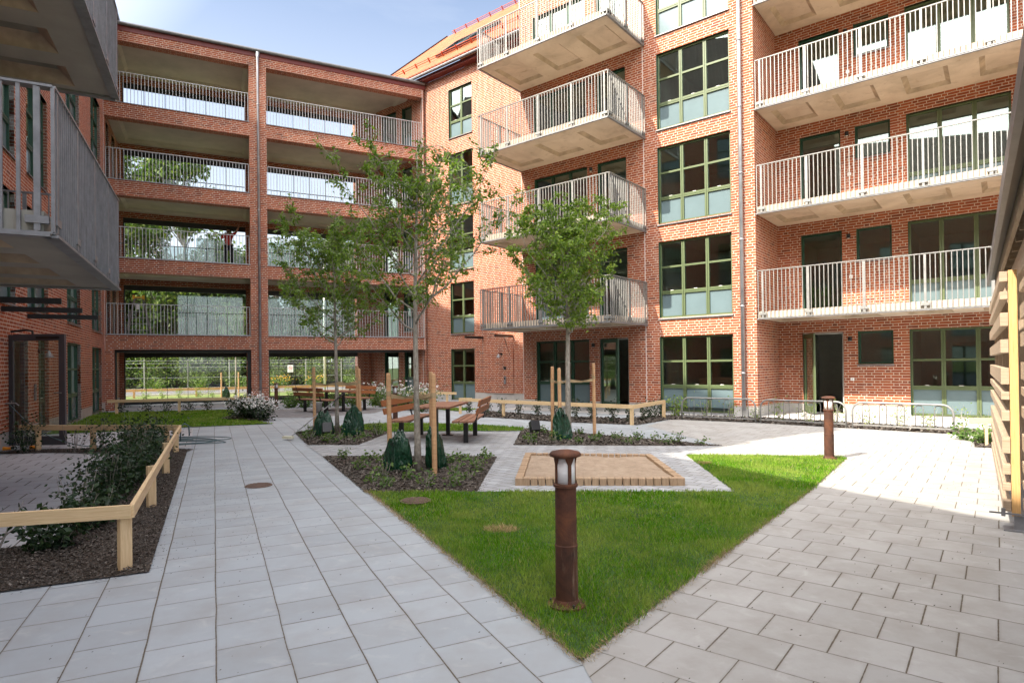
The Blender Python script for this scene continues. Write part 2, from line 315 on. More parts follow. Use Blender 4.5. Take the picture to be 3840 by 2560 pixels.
MT['shedpost']=wood_mat('oiled_larch',(.50,.28,.10),(.66,.42,.18))
MT['timber']=wood_mat('impregnated_timber',(.24,.155,.09),(.42,.30,.19))
def rust():
    m,nt,b=mat('corten_rust'); o=objc(nt); a=noise(nt,o,4,6,.7,.6); c=ramp(nt,a,(.3,(.032,.014,.009)),(.5,(.085,.032,.017)),(.72,(.20,.072,.028)))
    s=mapv(nt,o,(9,9,1.1)); k=ramp(nt,noise(nt,s,2.2,5,.7),(.56,(0,0,0)),(.7,(1,1,1)))
    sz=nt.nodes.new('ShaderNodeSeparateXYZ'); nt.links.new(o,sz.inputs[0])
    low=nt.nodes.new('ShaderNodeMapRange'); low.inputs['From Min'].default_value=.15; low.inputs['From Max'].default_value=.55; low.inputs['To Min'].default_value=.55; low.inputs['To Max'].default_value=0; nt.links.new(sz.outputs[2],low.inputs[0])
    c=mixc(nt,mathn(nt,'MULTIPLY',k,low.outputs[0]),c,(.42,.31,.22))
    nt.links.new(c,b.inputs['Base Color']); b.inputs['Roughness'].default_value=.8; b.inputs['Metallic'].default_value=.15; bump(nt,b,noise(nt,o,70,4),.3,.003); return m
MT['rust']=rust()
def soil():
    m,nt,b=mat('bark_soil'); o=objc(nt); c=ramp(nt,noise(nt,o,26,6,.75),(.3,(.035,.028,.022)),(.5,(.09,.072,.058)),(.72,(.17,.142,.118)))
    nt.links.new(c,b.inputs['Base Color']); b.inputs['Roughness'].default_value=.95; b.inputs['Specular IOR Level'].default_value=.1; bump(nt,b,noise(nt,o,34,7,.8),1.0,.03); return m
MT['soil']=soil()
def chipm():
    m,nt,b=mat('bark_chips'); ge=nt.nodes.new('ShaderNodeNewGeometry'); c=ramp(nt,ge.outputs['Random Per Island'],(0,(.035,.029,.024)),(.5,(.085,.070,.058)),(.93,(.125,.105,.088)),(1,(.24,.215,.185)))
    nt.links.new(c,b.inputs['Base Color']); b.inputs['Roughness'].default_value=.9; return m
MT['chips']=chipm()
def turf():
    m,nt,b=mat('turf'); o=objc(nt); c=ramp(nt,noise(nt,o,1.3,5,.6),(.3,(.022,.07,.008)),(.6,(.05,.125,.014)),(.8,(.09,.15,.03)))
    c=mixc(nt,mathn(nt,'MULTIPLY',noise(nt,mapv(nt,o,(1,1,1)),60,4),.6),c,(.015,.04,.005)); nt.links.new(c,b.inputs['Base Color']); b.inputs['Roughness'].default_value=.9; bump(nt,b,noise(nt,o,80,4),.8,.02); return m
MT['turf']=turf()
def bladem():
    m,nt,b=mat('grass_blades'); nt.nodes.remove(b); out=nt.nodes['Material Output']; ge=nt.nodes.new('ShaderNodeNewGeometry'); o=objc(nt)
    c=ramp(nt,ge.outputs['Random Per Island'],(0,(.055,.155,.006)),(.5,(.115,.29,.010)),(.85,(.20,.38,.03)),(.95,(.38,.34,.14)))
    c=mixc(nt,ramp(nt,noise(nt,o,1.1,5,.65,.6),(.40,(0,0,0)),(.64,(.9,.9,.9))),c,(.30,.38,.08))
    c=mixc(nt,ramp(nt,noise(nt,o,2.7,4,.6,.4),(.54,(0,0,0)),(.72,(.5,.5,.5))),c,(.05,.15,.010))
    d=nt.nodes.new('ShaderNodeBsdfDiffuse'); nt.links.new(c,d.inputs[0]); t=nt.nodes.new('ShaderNodeBsdfTranslucent'); nt.links.new(c,t.inputs[0])
    mx=nt.nodes.new('ShaderNodeMixShader'); mx.inputs[0].default_value=.3; nt.links.new(d.outputs[0],mx.inputs[1]); nt.links.new(t.outputs[0],mx.inputs[2]); nt.links.new(mx.outputs[0],out.inputs[0]); return m
MT['blade']=bladem()
def barkm():
    m,nt,b=mat('grey_bark'); o=objc(nt); c=ramp(nt,noise(nt,mapv(nt,o,(1,1,.5)),22,5,.7),(.3,(.13,.115,.095)),(.55,(.31,.285,.24)),(.75,(.46,.44,.39))); nt.links.new(c,b.inputs['Base Color']); b.inputs['Roughness'].default_value=.9; bump(nt,b,noise(nt,o,50,4),.4,.005); return m
MT['bark']=barkm()
MT['leaf']=leaf_mat('tree_leaves',(.06,.12,.014),(.14,.23,.026),(.26,.35,.055))
MT['leafy']=leaf_mat('light_leaves',(.075,.14,.016),(.18,.285,.034),(.35,.43,.08))
MT['leafd']=leaf_mat('dark_leaves',(.010,.026,.010),(.022,.050,.018),(.05,.09,.03),.2)
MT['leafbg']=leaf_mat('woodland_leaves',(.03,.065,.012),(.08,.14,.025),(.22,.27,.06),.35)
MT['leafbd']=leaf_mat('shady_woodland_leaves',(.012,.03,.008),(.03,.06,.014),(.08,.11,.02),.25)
MT['flower']=plain('white_petals',(.75,.74,.72),.7,var=.06)
MT['yellowf']=plain('yellow_petals',(.75,.42,.03),.7,var=.1)
MT['herb']=leaf_mat('herb_leaves',(.045,.10,.02),(.10,.18,.04),(.20,.28,.08))
MT['sand']=None
def sandm():
    m,nt,b=mat('play_sand'); o=objc(nt); c=ramp(nt,noise(nt,o,7,7,.75),(.3,(.24,.175,.12)),(.6,(.37,.285,.205)),(.8,(.44,.35,.26))); nt.links.new(c,b.inputs['Base Color']); b.inputs['Roughness'].default_value=.95; bump(nt,b,noise(nt,o,14,7,.7),.9,.03); return m
MT['sand']=sandm()
def bagm():
    m,nt,b=mat('green_bag_plastic'); o=objc(nt); c=ramp(nt,noise(nt,o,3,3),(.3,(.004,.028,.013)),(.7,(.009,.058,.026))); nt.links.new(c,b.inputs['Base Color']); b.inputs['Roughness'].default_value=.24; bump(nt,b,noise(nt,mapv(nt,o,(1,1,.35)),5,3,.55,2.0),1.0,.09); return m
MT['bag']=bagm()
MT['strap']=plain('jute_strap',(.40,.30,.17),.9,var=.1)
MT['hose']=plain('teal_hose',(.06,.11,.12),.4,var=.1)
MT['orange']=plain('orange_plastic',(.85,.28,.02),.4,var=.05)
def roofm(name,c1,c2):
    m,nt,b=mat(name); uv=uvc(nt); s=nt.nodes.new('ShaderNodeSeparateXYZ'); nt.links.new(uv,s.inputs[0])
    tx=mathn(nt,'DIVIDE',s.outputs[0],.22); ty=mathn(nt,'DIVIDE',s.outputs[1],.34); fx=mathn(nt,'FRACT',tx); fy=mathn(nt,'FRACT',ty)
    rnd=wnoise(nt,mathn(nt,'FLOOR',tx),mathn(nt,'FLOOR',ty)); c=ramp(nt,rnd,(0,c1),(1,c2))
    wave=mathn(nt,'SINE',mathn(nt,'MULTIPLY',fx,6.2832)); h=mathn(nt,'ADD',mathn(nt,'MULTIPLY',wave,.5),mathn(nt,'MULTIPLY',mathn(nt,'SUBTRACT',1,fy),.8))
    gap=mathn(nt,'MAXIMUM',mathn(nt,'LESS_THAN',fy,.10),mathn(nt,'LESS_THAN',wave,-.93)); c=mixc(nt,mathn(nt,'MULTIPLY',gap,.6),c,tuple(x*.25 for x in c1))
    nt.links.new(c,b.inputs['Base Color']); b.inputs['Roughness'].default_value=.75; bump(nt,b,h,1.0,.04); return m
MT['tile']=roofm('orange_clay_tiles',(.30,.060,.013),(.40,.100,.022))
MT['tiled']=roofm('brown_clay_tiles',(.085,.045,.04),(.15,.085,.07))
# ------------------------------------------------------------------ wall / window / railing builders (local frame: x along wall, -y towards courtyard, z up)
def wall(mb,x0,x1,z0,z1,ops=(),y=0.0,depth=.13,jambs=True):
    xs=sorted({x0,x1}|{v for o in ops for v in o[:2]}); zs=sorted({z0,z1}|{v for o in ops for v in o[2:4]})
    xs=[v for v in xs if x0<=v<=x1]; zs=[v for v in zs if z0<=v<=z1]
    for i in range(len(xs)-1):
        for j in range(len(zs)-1):
            cx=(xs[i]+xs[i+1])/2; cz=(zs[j]+zs[j+1])/2
            if any(o[0]<cx<o[1] and o[2]<cz<o[3] for o in ops): continue
            mb.quad((xs[i],y,zs[j]),(xs[i+1],y,zs[j]),(xs[i+1],y,zs[j+1]),(xs[i],y,zs[j+1]))
    if jambs:
        for a,b,c,d in [o[:4] for o in ops]:
            mb.quad((a,y,c),(a,y+depth,c),(a,y+depth,d),(a,y,d)); mb.quad((b,y+depth,c),(b,y,c),(b,y,d),(b,y+depth,d))
            mb.quad((a,y,d),(a,y+depth,d),(b,y+depth,d),(b,y,d)); mb.quad((a,y,c),(b,y,c),(b,y+depth,c),(a,y+depth,c))
def window(parent,x0,x1,z0,z1,cols=2,rows=((0,.333,1),(.333,.667,0),(.667,1,0)),y=0.0,sill=True,mt='green',label=None,name='window',fw_=.055,lining=True):
    """rows: (from, to, frosted) as fractions of the height"""
    d0,d1=y+.085,y+.15
    mb=MB(); H=z1-z0; W=x1-x0
    mb.box(x0+.001,x0+fw_,d0,d1,z0+.001,z1-.001); mb.box(x1-fw_,x1-.001,d0,d1,z0+.001,z1-.001)
    mb.box(x0+fw_,x1-fw_,d0,d1,z0+.001,z0+fw_); mb.box(x0+fw_,x1-fw_,d0,d1,z1-fw_,z1-.001)
    for c in range(1,cols):
        xm=x0+W*c/cols; mb.box(xm-.05,xm-.006,d0-.008,d1,z0+fw_,z1-fw_); mb.box(xm+.006,xm+.05,d0-.008,d1,z0+fw_,z1-fw_); mb.box(xm-.006,xm+.006,d0+.012,d1,z0+fw_,z1-fw_)
    for r in rows[1:]:
        zm=z0+H*r[0]; th=.055 if r is rows[1] else .03
        for c in range(cols):
            xa=x0+W*c/cols+(.05 if c else fw_); xb=x0+W*(c+1)/cols-(.05 if c<cols-1 else fw_)
            mb.box(xa,xb,d0-.002,d1,zm-th,zm+th)
            if r is rows[1]: mb.box(xa,xb,d0-.010,d0-.002,zm-.006,zm+.006)
    f=mb.build(name,MT[mt],parent,uv=False)
    if label: f['label']=label
    if lining:
        lb=MB(); lb.box(x0-.001,x0+.014,y+.004,d0,z0,z1); lb.build('frame_lining',MT['dgreen'],f,uv=False)
    gb,fb=MB(),MB(); yg=y+.125
    for a,b,fr in rows:
        za,zb=z0+H*a+.02,z0+H*b-.02
        (fb if fr else gb).quad((x0+.03,yg,za),(x1-.03,yg,za),(x1-.03,yg,zb),(x0+.03,yg,zb))
    if cols>1 and len(rows)>2:
        for c in range(cols):
            xm=x0+W*(c+.5)/cols; zm=z0+H*rows[1][0]+.062; hb=MB(); hb.bar((xm-.05,y+.10,zm),(xm+.05,y+.10,zm),.018,.016); hb.bar((xm+.05,y+.10,zm-.02),(xm+.05,y+.10,zm),.015,.018); hb.build('handle',MT['white'],f,uv=False)
    if gb.v: gb.build('glass_pane',MT['glass'],f,uv=False)
    if fb.v: fb.build('frosted_pane',MT['frost'],f,uv=False)
    if sill:
        sb=MB(); sb.add([(x0-.02,y-.05,z0-.03),(x1+.02,y-.05,z0-.03),(x1+.02,y+.09,z0+.008),(x0-.02,y+.09,z0+.008),(x0-.02,y-.05,z0-.055),(x1+.02,y-.05,z0-.055)],[(0,1,2,3),(4,5,1,0)]); sb.build('sill',MT['galvd'],f,uv=False)
    return f
def railing(pts,z0,z1,mb,pb,sp=.105,post=1.25,bw=.018,inset=0):
    for a,b in zip(pts[:-1],pts[1:]):
        a=Vector(a);b=Vector(b);d=b-a;l=d.length;d.normalize()
        mb.bar((a.x,a.y,z1),(b.x,b.y,z1),.045,.022); mb.bar((a.x,a.y,z0+.012),(b.x,b.y,z0+.012),.035,.02)
        n=max(2,int(l/sp))
        for k in range(n+1):
            p=a+d*(l*k/n); mb.bar((p.x,p.y,z0+.022),(p.x,p.y,z1-.011),.026,bw,upv=(d.x,d.y,0))
        m=max(1,round(l/post))
        for k in range(m+1):
            p=a+d*min(max(l*k/m,.12),l-.12); q_=MB(); pb.append(q_)
            q_.bar((p.x,p.y,z0+.03),(p.x,p.y,z1-.02),.03,.05,upv=(d.x,d.y,0)); q_.bar((p.x-d.x*.09,p.y-d.y*.09,z0+.13),(p.x+d.x*.09,p.y+d.y*.09,z0+.13),.05,.07)
def slab(mb,x0,x1,y0,y1,zb,zt,ncof,mx_=.35,my=.4,cd=.05,bev=.10,eb=None,pb_=None):
    """balcony slab with recessed coffers on the underside; y0 front (negative), y1 at the wall"""
    mb.quad((x0,y0,zt),(x1,y0,zt),(x1,y1,zt),(x0,y1,zt)); mb.quad((x0,y0,zb),(x1,y0,zb),(x1,y0,zt),(x0,y0,zt)); mb.quad((x0,y1,zb),(x0,y0,zb),(x0,y0,zt),(x0,y1,zt)); mb.quad((x1,y0,zb),(x1,y1,zb),(x1,y1,zt),(x1,y0,zt)); mb.quad((x1,y1,zb),(x0,y1,zb),(x0,y1,zt),(x1,y1,zt))
    w=(x1-x0)/ncof
    cof=[(x0+w*i+mx_,x0+w*(i+1)-mx_,y0+my,y1-my) for i in range(ncof)]
    xs=sorted({x0,x1}|{v for c in cof for v in c[:2]}); ys=[y0,y0+my,y1-my,y1]
    for i in range(len(xs)-1):
        for j in range(3):
            if j==1 and any(abs(c[0]-xs[i])<1e-6 for c in cof): continue
            mb.quad((xs[i],ys[j],zb),(xs[i],ys[j+1],zb),(xs[i+1],ys[j+1],zb),(xs[i+1],ys[j],zb))
    for a,b,c,d in cof:
        o=[(a,c,zb),(b,c,zb),(b,d,zb),(a,d,zb)]; q=[(a+bev,c+bev,zb+cd),(b-bev,c+bev,zb+cd),(b-bev,d-bev,zb+cd),(a+bev,d-bev,zb+cd)]
        for k in range(4): (eb or mb).quad(o[k],o[(k+1)%4],q[(k+1)%4],q[k])
        (pb_ or mb).quad(*q)
ST=2.955
def interior(parent,x0,x1,y0,y1,levels,part_x=()):
    mb=MB(); fb=MB()
    for k,z in enumerate(levels[:-1]):
        z2=levels[k+1]-.3
        mb.quad((x0,y1,z),(x1,y1,z),(x1,y1,z2),(x0,y1,z2)); mb.quad((x0,y0,z2),(x1,y0,z2),(x1,y1,z2),(x0,y1,z2)); fb.quad((x0,y0,z),(x1,y0,z),(x1,y1,z),(x0,y1,z))
        fb.quad((x0,y0,levels[k+1]-.001),(x1,y0,levels[k+1]-.001),(x1,y0,z2),(x0,y0,z2))
        for px in (x0,x1)+tuple(part_x): mb.box(px-.05,px+.05,y0,y1-.002,z+.002,z2-.002)
        # inner doorways and cupboards, so the rooms are not empty
        for px in part_x:
            fb.box(px+.9,px+1.8,y1-.06,y1-.004,z+.003,z+2.1); mb.box(px+2.1,px+2.7,y1-.65,y1-.004,z+.003,z+2.2)
    mb.build('room_walls',MT['room'],parent,uv=False); fb.build('room_floors',MT['roomfloor'],parent,uv=False)
# ================================================================== BUILDINGS
RZ_R=R(-39.038); RZ_B=R(26.137); RZ_L=R(116.137)
OR_=(6.845,17.184,0); OB_=(-15.382,22.968,0)
def local(O,rz,x,y,z=0):
    c,s=math.cos(rz),math.sin(rz); return Vector((O[0]+c*x-s*y,O[1]+s*x+c*y,z))
def onR(x,y,z=0): return local(OR_,RZ_R,x,y,z)
def onB(x,y,z=0): return local(OB_,RZ_B,x,y,z)
def onL(x,y,z=0): return local(OB_,RZ_L,x,y,z)
# ---------------- right-hand apartment building
Rb=thing('apartment_building','tall sunlit brick apartment block with stacked balconies and olive green windows, on the right','building',OR_,RZ_R)
lvl=[0,ST,2*ST,3*ST,4*ST,5*ST,5*ST+2.4]
opC=[(-2.855,-.58,.06,2.37)]+[(-2.855,-.58,a,b) for a,b in((2.95,5.32),(5.88,8.27),(8.84,11.2),(11.8,14.15),(14.8,16.9))]
opW=[];opD=[]
for k in range(5):
    z0=.16 if k==0 else 2.76+ST*(k-1)+.22
    opW.append((-7.66,-5.43,z0,2.38+ (2.935*k))); opD.append((-5.02,-3.95,z0 if k else .10,2.38+2.935*k))
main=opC+opW+opD
mb=MB(); wall(mb,-8.27,.09,.28,17.2,main)
mb.quad((.09,0,.28),(.09,2.14,.28),(.09,2.14,17.2),(.09,0,17.2)); mb.quad((-8.27,2.1,.28),(-8.27,0,.28),(-8.27,0,17.2),(-8.27,2.1,17.2))
mb.quad((-8.27,2.1,14.86),(-8.27,9,14.86),(-8.27,9,17.2),(-8.27,2.1,17.2))
# recess wall and return
opS,opDo,opB=[],[],[]
for k in range(6):
    zf=0.04 if k==0 else 2.76+ST*(k-1)+.22
    t=2.39+2.95*k
    if t>16.9: break
    opDo.append((.77,1.87,zf,t)); opS.append((2.24,3.11,t-.94,t)); opB.append((3.49,5.72,zf,t))
wall(mb,.09,8.0,.28,17.2,opDo+opS+opB,y=2.14)
mb.quad((8.0,2.14,.28),(8.0,0,.28),(8.0,0,17.2),(8.0,2.14,17.2)); wall(mb,8.0,13.0,.28,17.2,[(9.2,11.4,z+.06,z+2.37) for z in (0.02,ST,2*ST,3*ST)])
# set-back left section
LC=[(-14.08,-12.63,.03,2.30),(-14.08,-12.63,3.0,5.29),(-14.08,-12.63,5.89,8.22),(-14.08,-12.63,8.83,11.15),(-14.08,-12.63,11.9,14.11)]
GD=[(-18.78,-17.71,ST*k+.04,ST*k+2.33) for k in range(5)]; GW=[(-17.27,-16.56,ST*k+.3,ST*k+2.33) for k in range(5)]
wall(mb,-21.2,-8.27,.36,14.86,LC+GD+GW,y=2.1)
mb.quad((-21.2,9,0),(-21.2,2.1,0),(-21.2,2.1,14.86),(-21.2,9,14.86))
# shallow relief around the entrance panel
mb.box(-11.93,-10.42,2.065,2.098,.36,2.36)
mb.build('brick_wall',MT['brick'],Rb)
mb=MB(); wall(mb,-8.27,.09,-.05,.28,[(a,b,min(c,.2),d) for a,b,c,d in main],y=.006); wall(mb,.09,8.0,-.05,.28,[o for o in opDo+opB],y=2.146); mb.quad((.084,.006,-.05),(.084,2.146,-.05),(.084,2.146,.28),(.084,.006,.28))
wall(mb,-21.2,-8.27,-.05,.36,[o for o in LC+GD],y=2.106); mb.build('plinth',MT['plinth'],Rb)
R3=((0,.333,1),(.333,.667,0),(.667,1,0)); R2=((0,.30,1),(.30,1,0)); R1=((0,1,0),)
for o in opC: window(Rb,*o,cols=3,rows=R3)
for o in LC: window(Rb,*o,cols=2,rows=R3,y=2.1)
for k,o in enumerate(opW): window(Rb,*o,cols=3,rows=R3 if k==0 else R2,sill=False,mt='dgreen')
for k,o in enumerate(opD):
    if k: window(Rb,*o,cols=1,rows=R1,sill=False,mt='dgreen',name='balcony_door')
for k,o in enumerate(opDo):
    if k: window(Rb,*o,cols=1,rows=R1,y=2.14,sill=False,name='balcony_door',mt='dgreen')
for k,o in enumerate(opS): window(Rb,*o,cols=1,rows=R1,y=2.14,mt='dgreen')
for k,o in enumerate(opB): window(Rb,*o,cols=3,rows=((0,.32,1),(.32,.64,0),(.64,1,0)) if k==0 else R2,y=2.14,sill=False)
for o in GD: window(Rb,*o,cols=1,rows=R1,y=2.1,sill=False,name='gallery_door',mt='dgreen')
for o in GW: window(Rb,*o,cols=1,rows=R3,y=2.1,mt='dgreen')
for k in range(4): window(Rb,9.2,11.4,[0.02,ST,2*ST,3*ST][k]+.06,[0.02,ST,2*ST,3*ST][k]+2.37,cols=3,rows=R3)
interior(Rb,-8.1,0,.2,4.6,lvl,(-3.1,)); interior(Rb,.2,7.9,2.34,6.6,lvl,(3.3,)); interior(Rb,-21,-8.4,2.3,6.2,lvl[:-1],(-16.2,-11.9)); interior(Rb,8.1,12.9,.2,4.6,lvl)
# open ground-floor doors
def door_leaf(parent,hx,hy,wd,ht,ang,z0,mt,name='open_door'):
    e=MB(); fwid=.09
    c,s=math.cos(ang),math.sin(ang)
    def P(a,z): return (hx+c*a,hy+s*a,z)
    e.bar(P(.03,z0),P(.03,z0+ht),.05,.09,upv=(c,s,0)); e.bar(P(wd-.05,z0),P(wd-.05,z0+ht),.05,.12,upv=(c,s,0)); e.bar(P(.08,z0+ht-.06),P(wd-.11,z0+ht-.06),.05,.13); e.bar(P(.08,z0+.09),P(wd-.11,z0+.09),.05,.18)
    f=e.build(name,MT[mt],parent,uv=False)
    g=MB(); g.quad(P(.07,z0+.18),P(wd-.1,z0+.18),P(wd-.1,z0+ht-.12),P(.07,z0+ht-.12)); g.build('glass_pane',MT['glass'],f,uv=False)
    h=MB(); n=Vector((-s,c,0))
    for sg in (-1,1):
        q=Vector(P(wd-.06,z0+ht*.47))+n*sg*.045; h.bar(q,q-Vector((c,s,0))*.13,.016,.02); h.bar(Vector(P(wd-.06,z0+ht*.47)),q,.02,.02)
    h.build('door_handle',MT['galv'],f,uv=False); return f
door_leaf(Rb,.80,2.2,1.02,2.3,R(-62),.05,'green'); door_leaf(Rb,-4.98,.06,1.0,2.24,R(-28),.12,'dgreen')
for (a,b,c,d),y in ((opDo[0],2.14),(opD[0],0)):
    fb=MB(); fb.box(a,a+.05,y+.07,y+.14,c,d);fb.box(b-.05,b,y+.07,y+.14,c,d);fb.box(a+.05,b-.05,y+.07,y+.14,d-.05,d); fb.build('door_frame',MT['plinth'],Rb,uv=False)
# balconies
def balcony(parent,x0,x1,y0,zb,ncof,sides=True,label=None,near_only=False,post=1.25):
    mb=MB(); eb=MB(); slab(mb,x0+.02,x1-.02,y0+.03,-.002 if y0<-.5 else 2.138,zb,zb+.2,ncof,.30,.42,.085,.11,eb); s=mb.build('balcony',MT['soffit'],parent,uv=False); eb.build('coffer_edges',MT['shade_stain'],s,uv=False)
    if label: s['label']=label
    st=MB(); 
    if y0<-.5:
        for a,b in(((x0,-.01),(x0,y0)),((x0,y0),(x1,y0)),((x1,y0),(x1,-.01))): st.bar((*a,zb-.012),(*b,zb-.012),.07,.022)
    else: st.bar((x0,y0,zb-.012),(x1,y0,zb-.012),.07,.022)
    st.build('edge_angle',MT['galvd'],s,uv=False)
    rb,pb=MB(),[]; o=.015
    pts=[(x0-o,-.03,0),(x0-o,y0-o,0),(x1+o,y0-o,0),(x1+o,-.03,0)] if y0<-.5 else [(x0+.05,y0-.03,0),(x1-.05,y0-.03,0)]
    railing(pts,zb-.0,zb+1.34,rb,pb,post=post); rb.build('railing',MT['galv'],s,uv=False); [q_.build('railing_post',MT['galv'],s,uv=False) for q_ in pb]
    return s
for k in range(4):
    balcony(Rb,-8.27,-3.28,-2.29,2.76+ST*k,3)
    balcony(Rb,.10,7.98,0.0,2.76+ST*k,5)
# pipes, joints, trims
pm=MB(); pm.tube([(-.27,-.10,.18),(-.27,-.10,17.2)],.055,12)
for z in [1.2+1.9*i for i in range(9)]: pm.tube([(-.27,-.10,z),(-.27,-.10,z+.06)],.063,12)
pm.build('drainpipe',MT['pipe'],Rb,smooth=True,uv=False)
for_j=[(-3.335,-3.318,-.004,.0,.28,17.2),(-8.27,-8.255,-.004,0,.28,17.2),(-15.95,-15.93,2.096,2.1,.36,14.1)]
for j_ in for_j: jb=MB(); jb.box(*j_); jb.build('movement_joint',MT['white'],Rb,uv=False)

jb=MB(); jb.box(-12.16,-12.15,2.097,2.1,.36,14.6); jb.box(-12.16,-10.3,2.097,2.1,14.55,14.56); jb.build('joint_line',MT['zinc'],Rb,uv=False)
# roof of the left section
pt=R(42); xr0,xr1=-21.4,-8.28; y0,z0=1.6,15.08; y1=9.5; z1=z0+(y1-y0)*math.tan(pt)
sl_=math.hypot(y1-y0,z1-z0)
rf=MB(); rf.add([(xr0,y0,z0),(xr1,y0,z0),(xr1,y1,z1),(xr0,y1,z1)],[(0,1,2,3)],[[(xr0,0),(xr1,0),(xr1,sl_),(xr0,sl_)]])
rf.add([(xr0,y1,z1),(xr1,y1,z1),(xr1,2*y1-y0,z0),(xr0,2*y1-y0,z0)],[(0,1,2,3)],[[(xr0,0),(xr1,0),(xr1,sl_),(xr0,sl_)]])
roof=rf.build('roof',MT['tile'],Rb)
# rounded tile ends along the eave
te=MB()
for i in range(int((xr1-xr0)/.22)):
    x=xr0+.11+i*.22; te.tube([(x,y0-.03,z0-.01),(x,y0+.32,z0+.29)],[.062,.062],6)
te.build('eave_tiles',MT['tile'],roof,uv=False)
vb=MB(); vb.bar((xr0-.02,y0,z0+.02),(xr0-.02,y1,z1+.02),.06,.12); vb.build('verge_board',MT['dark'],roof,uv=False)
tb=MB(); tb.box(xr0,xr1,1.78,2.098,14.862,15.02); tb.bar((xr0,1.76,14.93),(xr1,1.76,14.93),.03,.16); tb.build('fascia',MT['red_trim'],Rb,uv=False)
gm=MB(); gm.tube([(xr0,1.60,15.02),(xr1,1.60,15.02)],.07,10); gm.build('gutter',MT['zinc'],Rb,uv=False)
def onroof(x,yy,lift=0): return (x,yy-lift*math.sin(pt),z0+(yy-y0)*math.tan(pt)+lift*math.cos(pt))
ors=plain('orange_red_steel',(.36,.06,.014),.6,var=.1)
for yy in (3.4,9.2):
    sg=MB()
    for li in (.10,.19): sg.tube([onroof(-20.6,yy,li),onroof(-8.6,yy,li)],.018,6)
    for i in range(13): 
        x=-20.4+i*.95; sg.bar(onroof(x,yy,.0),onroof(x,yy,.24),.03,.08)
    sg.build('snow_guard',ors,roof,uv=False)
for xs in (-16.3,-14.75):
    q=MB(); a,b,c,d=[onroof(xx,yy,.09) for xx,yy in((xs,3.6),(xs+1.35,3.6),(xs+1.35,5.1),(xs,5.1))]
    for p_,r_ in((a,b),(b,c),(c,d),(d,a)): q.bar(p_,r_,.10,.12,upv=(0,-math.sin(pt),math.cos(pt)))
    f=q.build('skylight',MT['dark'],roof,uv=False); g=MB(); g.quad(a,b,c,d); g.build('glass_pane',MT['glass'],f,uv=False)
# canopy and wall fittings on the set-back section
cm=MB()
for x in (-12.1,-10.45): cm.box(x-.04,x+.04,.95,2.06,2.70,2.80)
f=cm.build('canopy_bracket',MT['black'],Rb,uv=False)
cm=MB(); cm.tube([(-10.9,2.07,2.72),(-10.6,2.07,1.95)],.012,6); cm.build('cable',MT['black'],Rb,uv=False)
def wall_lamp(name,pos,dirv,label,kind='cone'):
    t=thing(name,label,'wall lamp',pos); d=Vector((dirv[0],dirv[1],0)).normalized()
    b=MB(); 
    if kind=='cone':
        b.lathe([(.02,.03),(.03,.0),(.055,-.03),(.10,-.12),(.105,-.135),(.098,-.135)],20); sh=b.build('lamp_shade',MT['galvd'],t,smooth=True,uv=False)
        sh.location=d*.20+Vector((0,0,-.02))
        a=MB(); a.tube([d*0.0,d*.08+Vector((0,0,.03)),d*.2+Vector((0,0,.02))],.015,8); a.tube([d*0,d*.04],.05,14); a.build('bracket_arm',MT['black'],t,uv=False)
    else:
        b.tube([(0,0,.05),(0,0,-.07)],.05,14); sh=b.build('lamp_housing',MT['black'],t,uv=False); sh.location=d*.07
        a=MB(); a.bar(d*0,d*.05,.05,.04); a.build('bracket_arm',MT['black'],t,uv=False)
        e=MB(); e.tube([(0,0,-.071),(0,0,-.078)],.035,12); g=e.build('lens',MT['white'],t,uv=False); g.location=d*.07
    return t
nR=Vector((-.63,-.777,0))
wall_lamp('wall_lamp',onR(-11.05,2.06,2.02),nR,'grey bell shaped wall lamp by the entrance panel left of the young tree')
fl=['ground','first','second','third','fourth']
for k in range(4):
    wall_lamp('wall_lamp',onR(2.05,2.13,2.19+ST*k),nR,'small black cube-like lamp beside the small window, %s floor of the recessed bay'%fl[k],'can')['group']='small lamps by the balcony doors'
    wall_lamp('wall_lamp',onR(-5.24,-.005,2.19+ST*k),nR,'small black lamp between glazing and door, %s floor of the projecting balcony stack'%fl[k],'can')['group']='small lamps by the balcony doors'
for x,y,z,n,lb in ((-10.87,2.06,.92,nR,'long grey intercom panel on the brick under the bell shaped lamp'),(-10.87,2.06,1.42,nR,'small dark sensor box above the intercom on the far brick wall')):
    t=thing('intercom_panel' if z<1 else 'sensor_box',lb,'intercom' if z<1 else 'sensor',onR(x,y,z),RZ_R); h_=.16 if z<1 else .06
    b=MB(); b.box(-.055,.055,-.03,0,-h_,h_); b.build('housing',MT['galvd'] if z<1 else MT['dark'],t,uv=False,bevel=.004); b=MB(); b.box(-.03,.03,-.034,-.03,h_*.1,h_*.7); b.build('speaker_grille',MT['black'],t,uv=False)
for k,(x,z) in enumerate(((2.09,1.02),(2.09,1.02+ST),(2.09,1.02+2*ST),(2.09,1.02+3*ST))):
    t=thing('socket_box','white outdoor socket right of the recessed door, %s floor'%fl[k],'socket',onR(x,2.13,z),RZ_R,group='white sockets'); b=MB(); b.box(-.045,.045,-.04,0,-.045,.045); b.build('cover',MT['white'],t,uv=False,bevel=.004); b=MB(); b.lathe([(.02,0),(.018,.004)],12); q=b.build('lid',MT['plinth'],t,uv=False); q.rotation_euler=(R(90),0,0); q.location=(0,-.04,0)
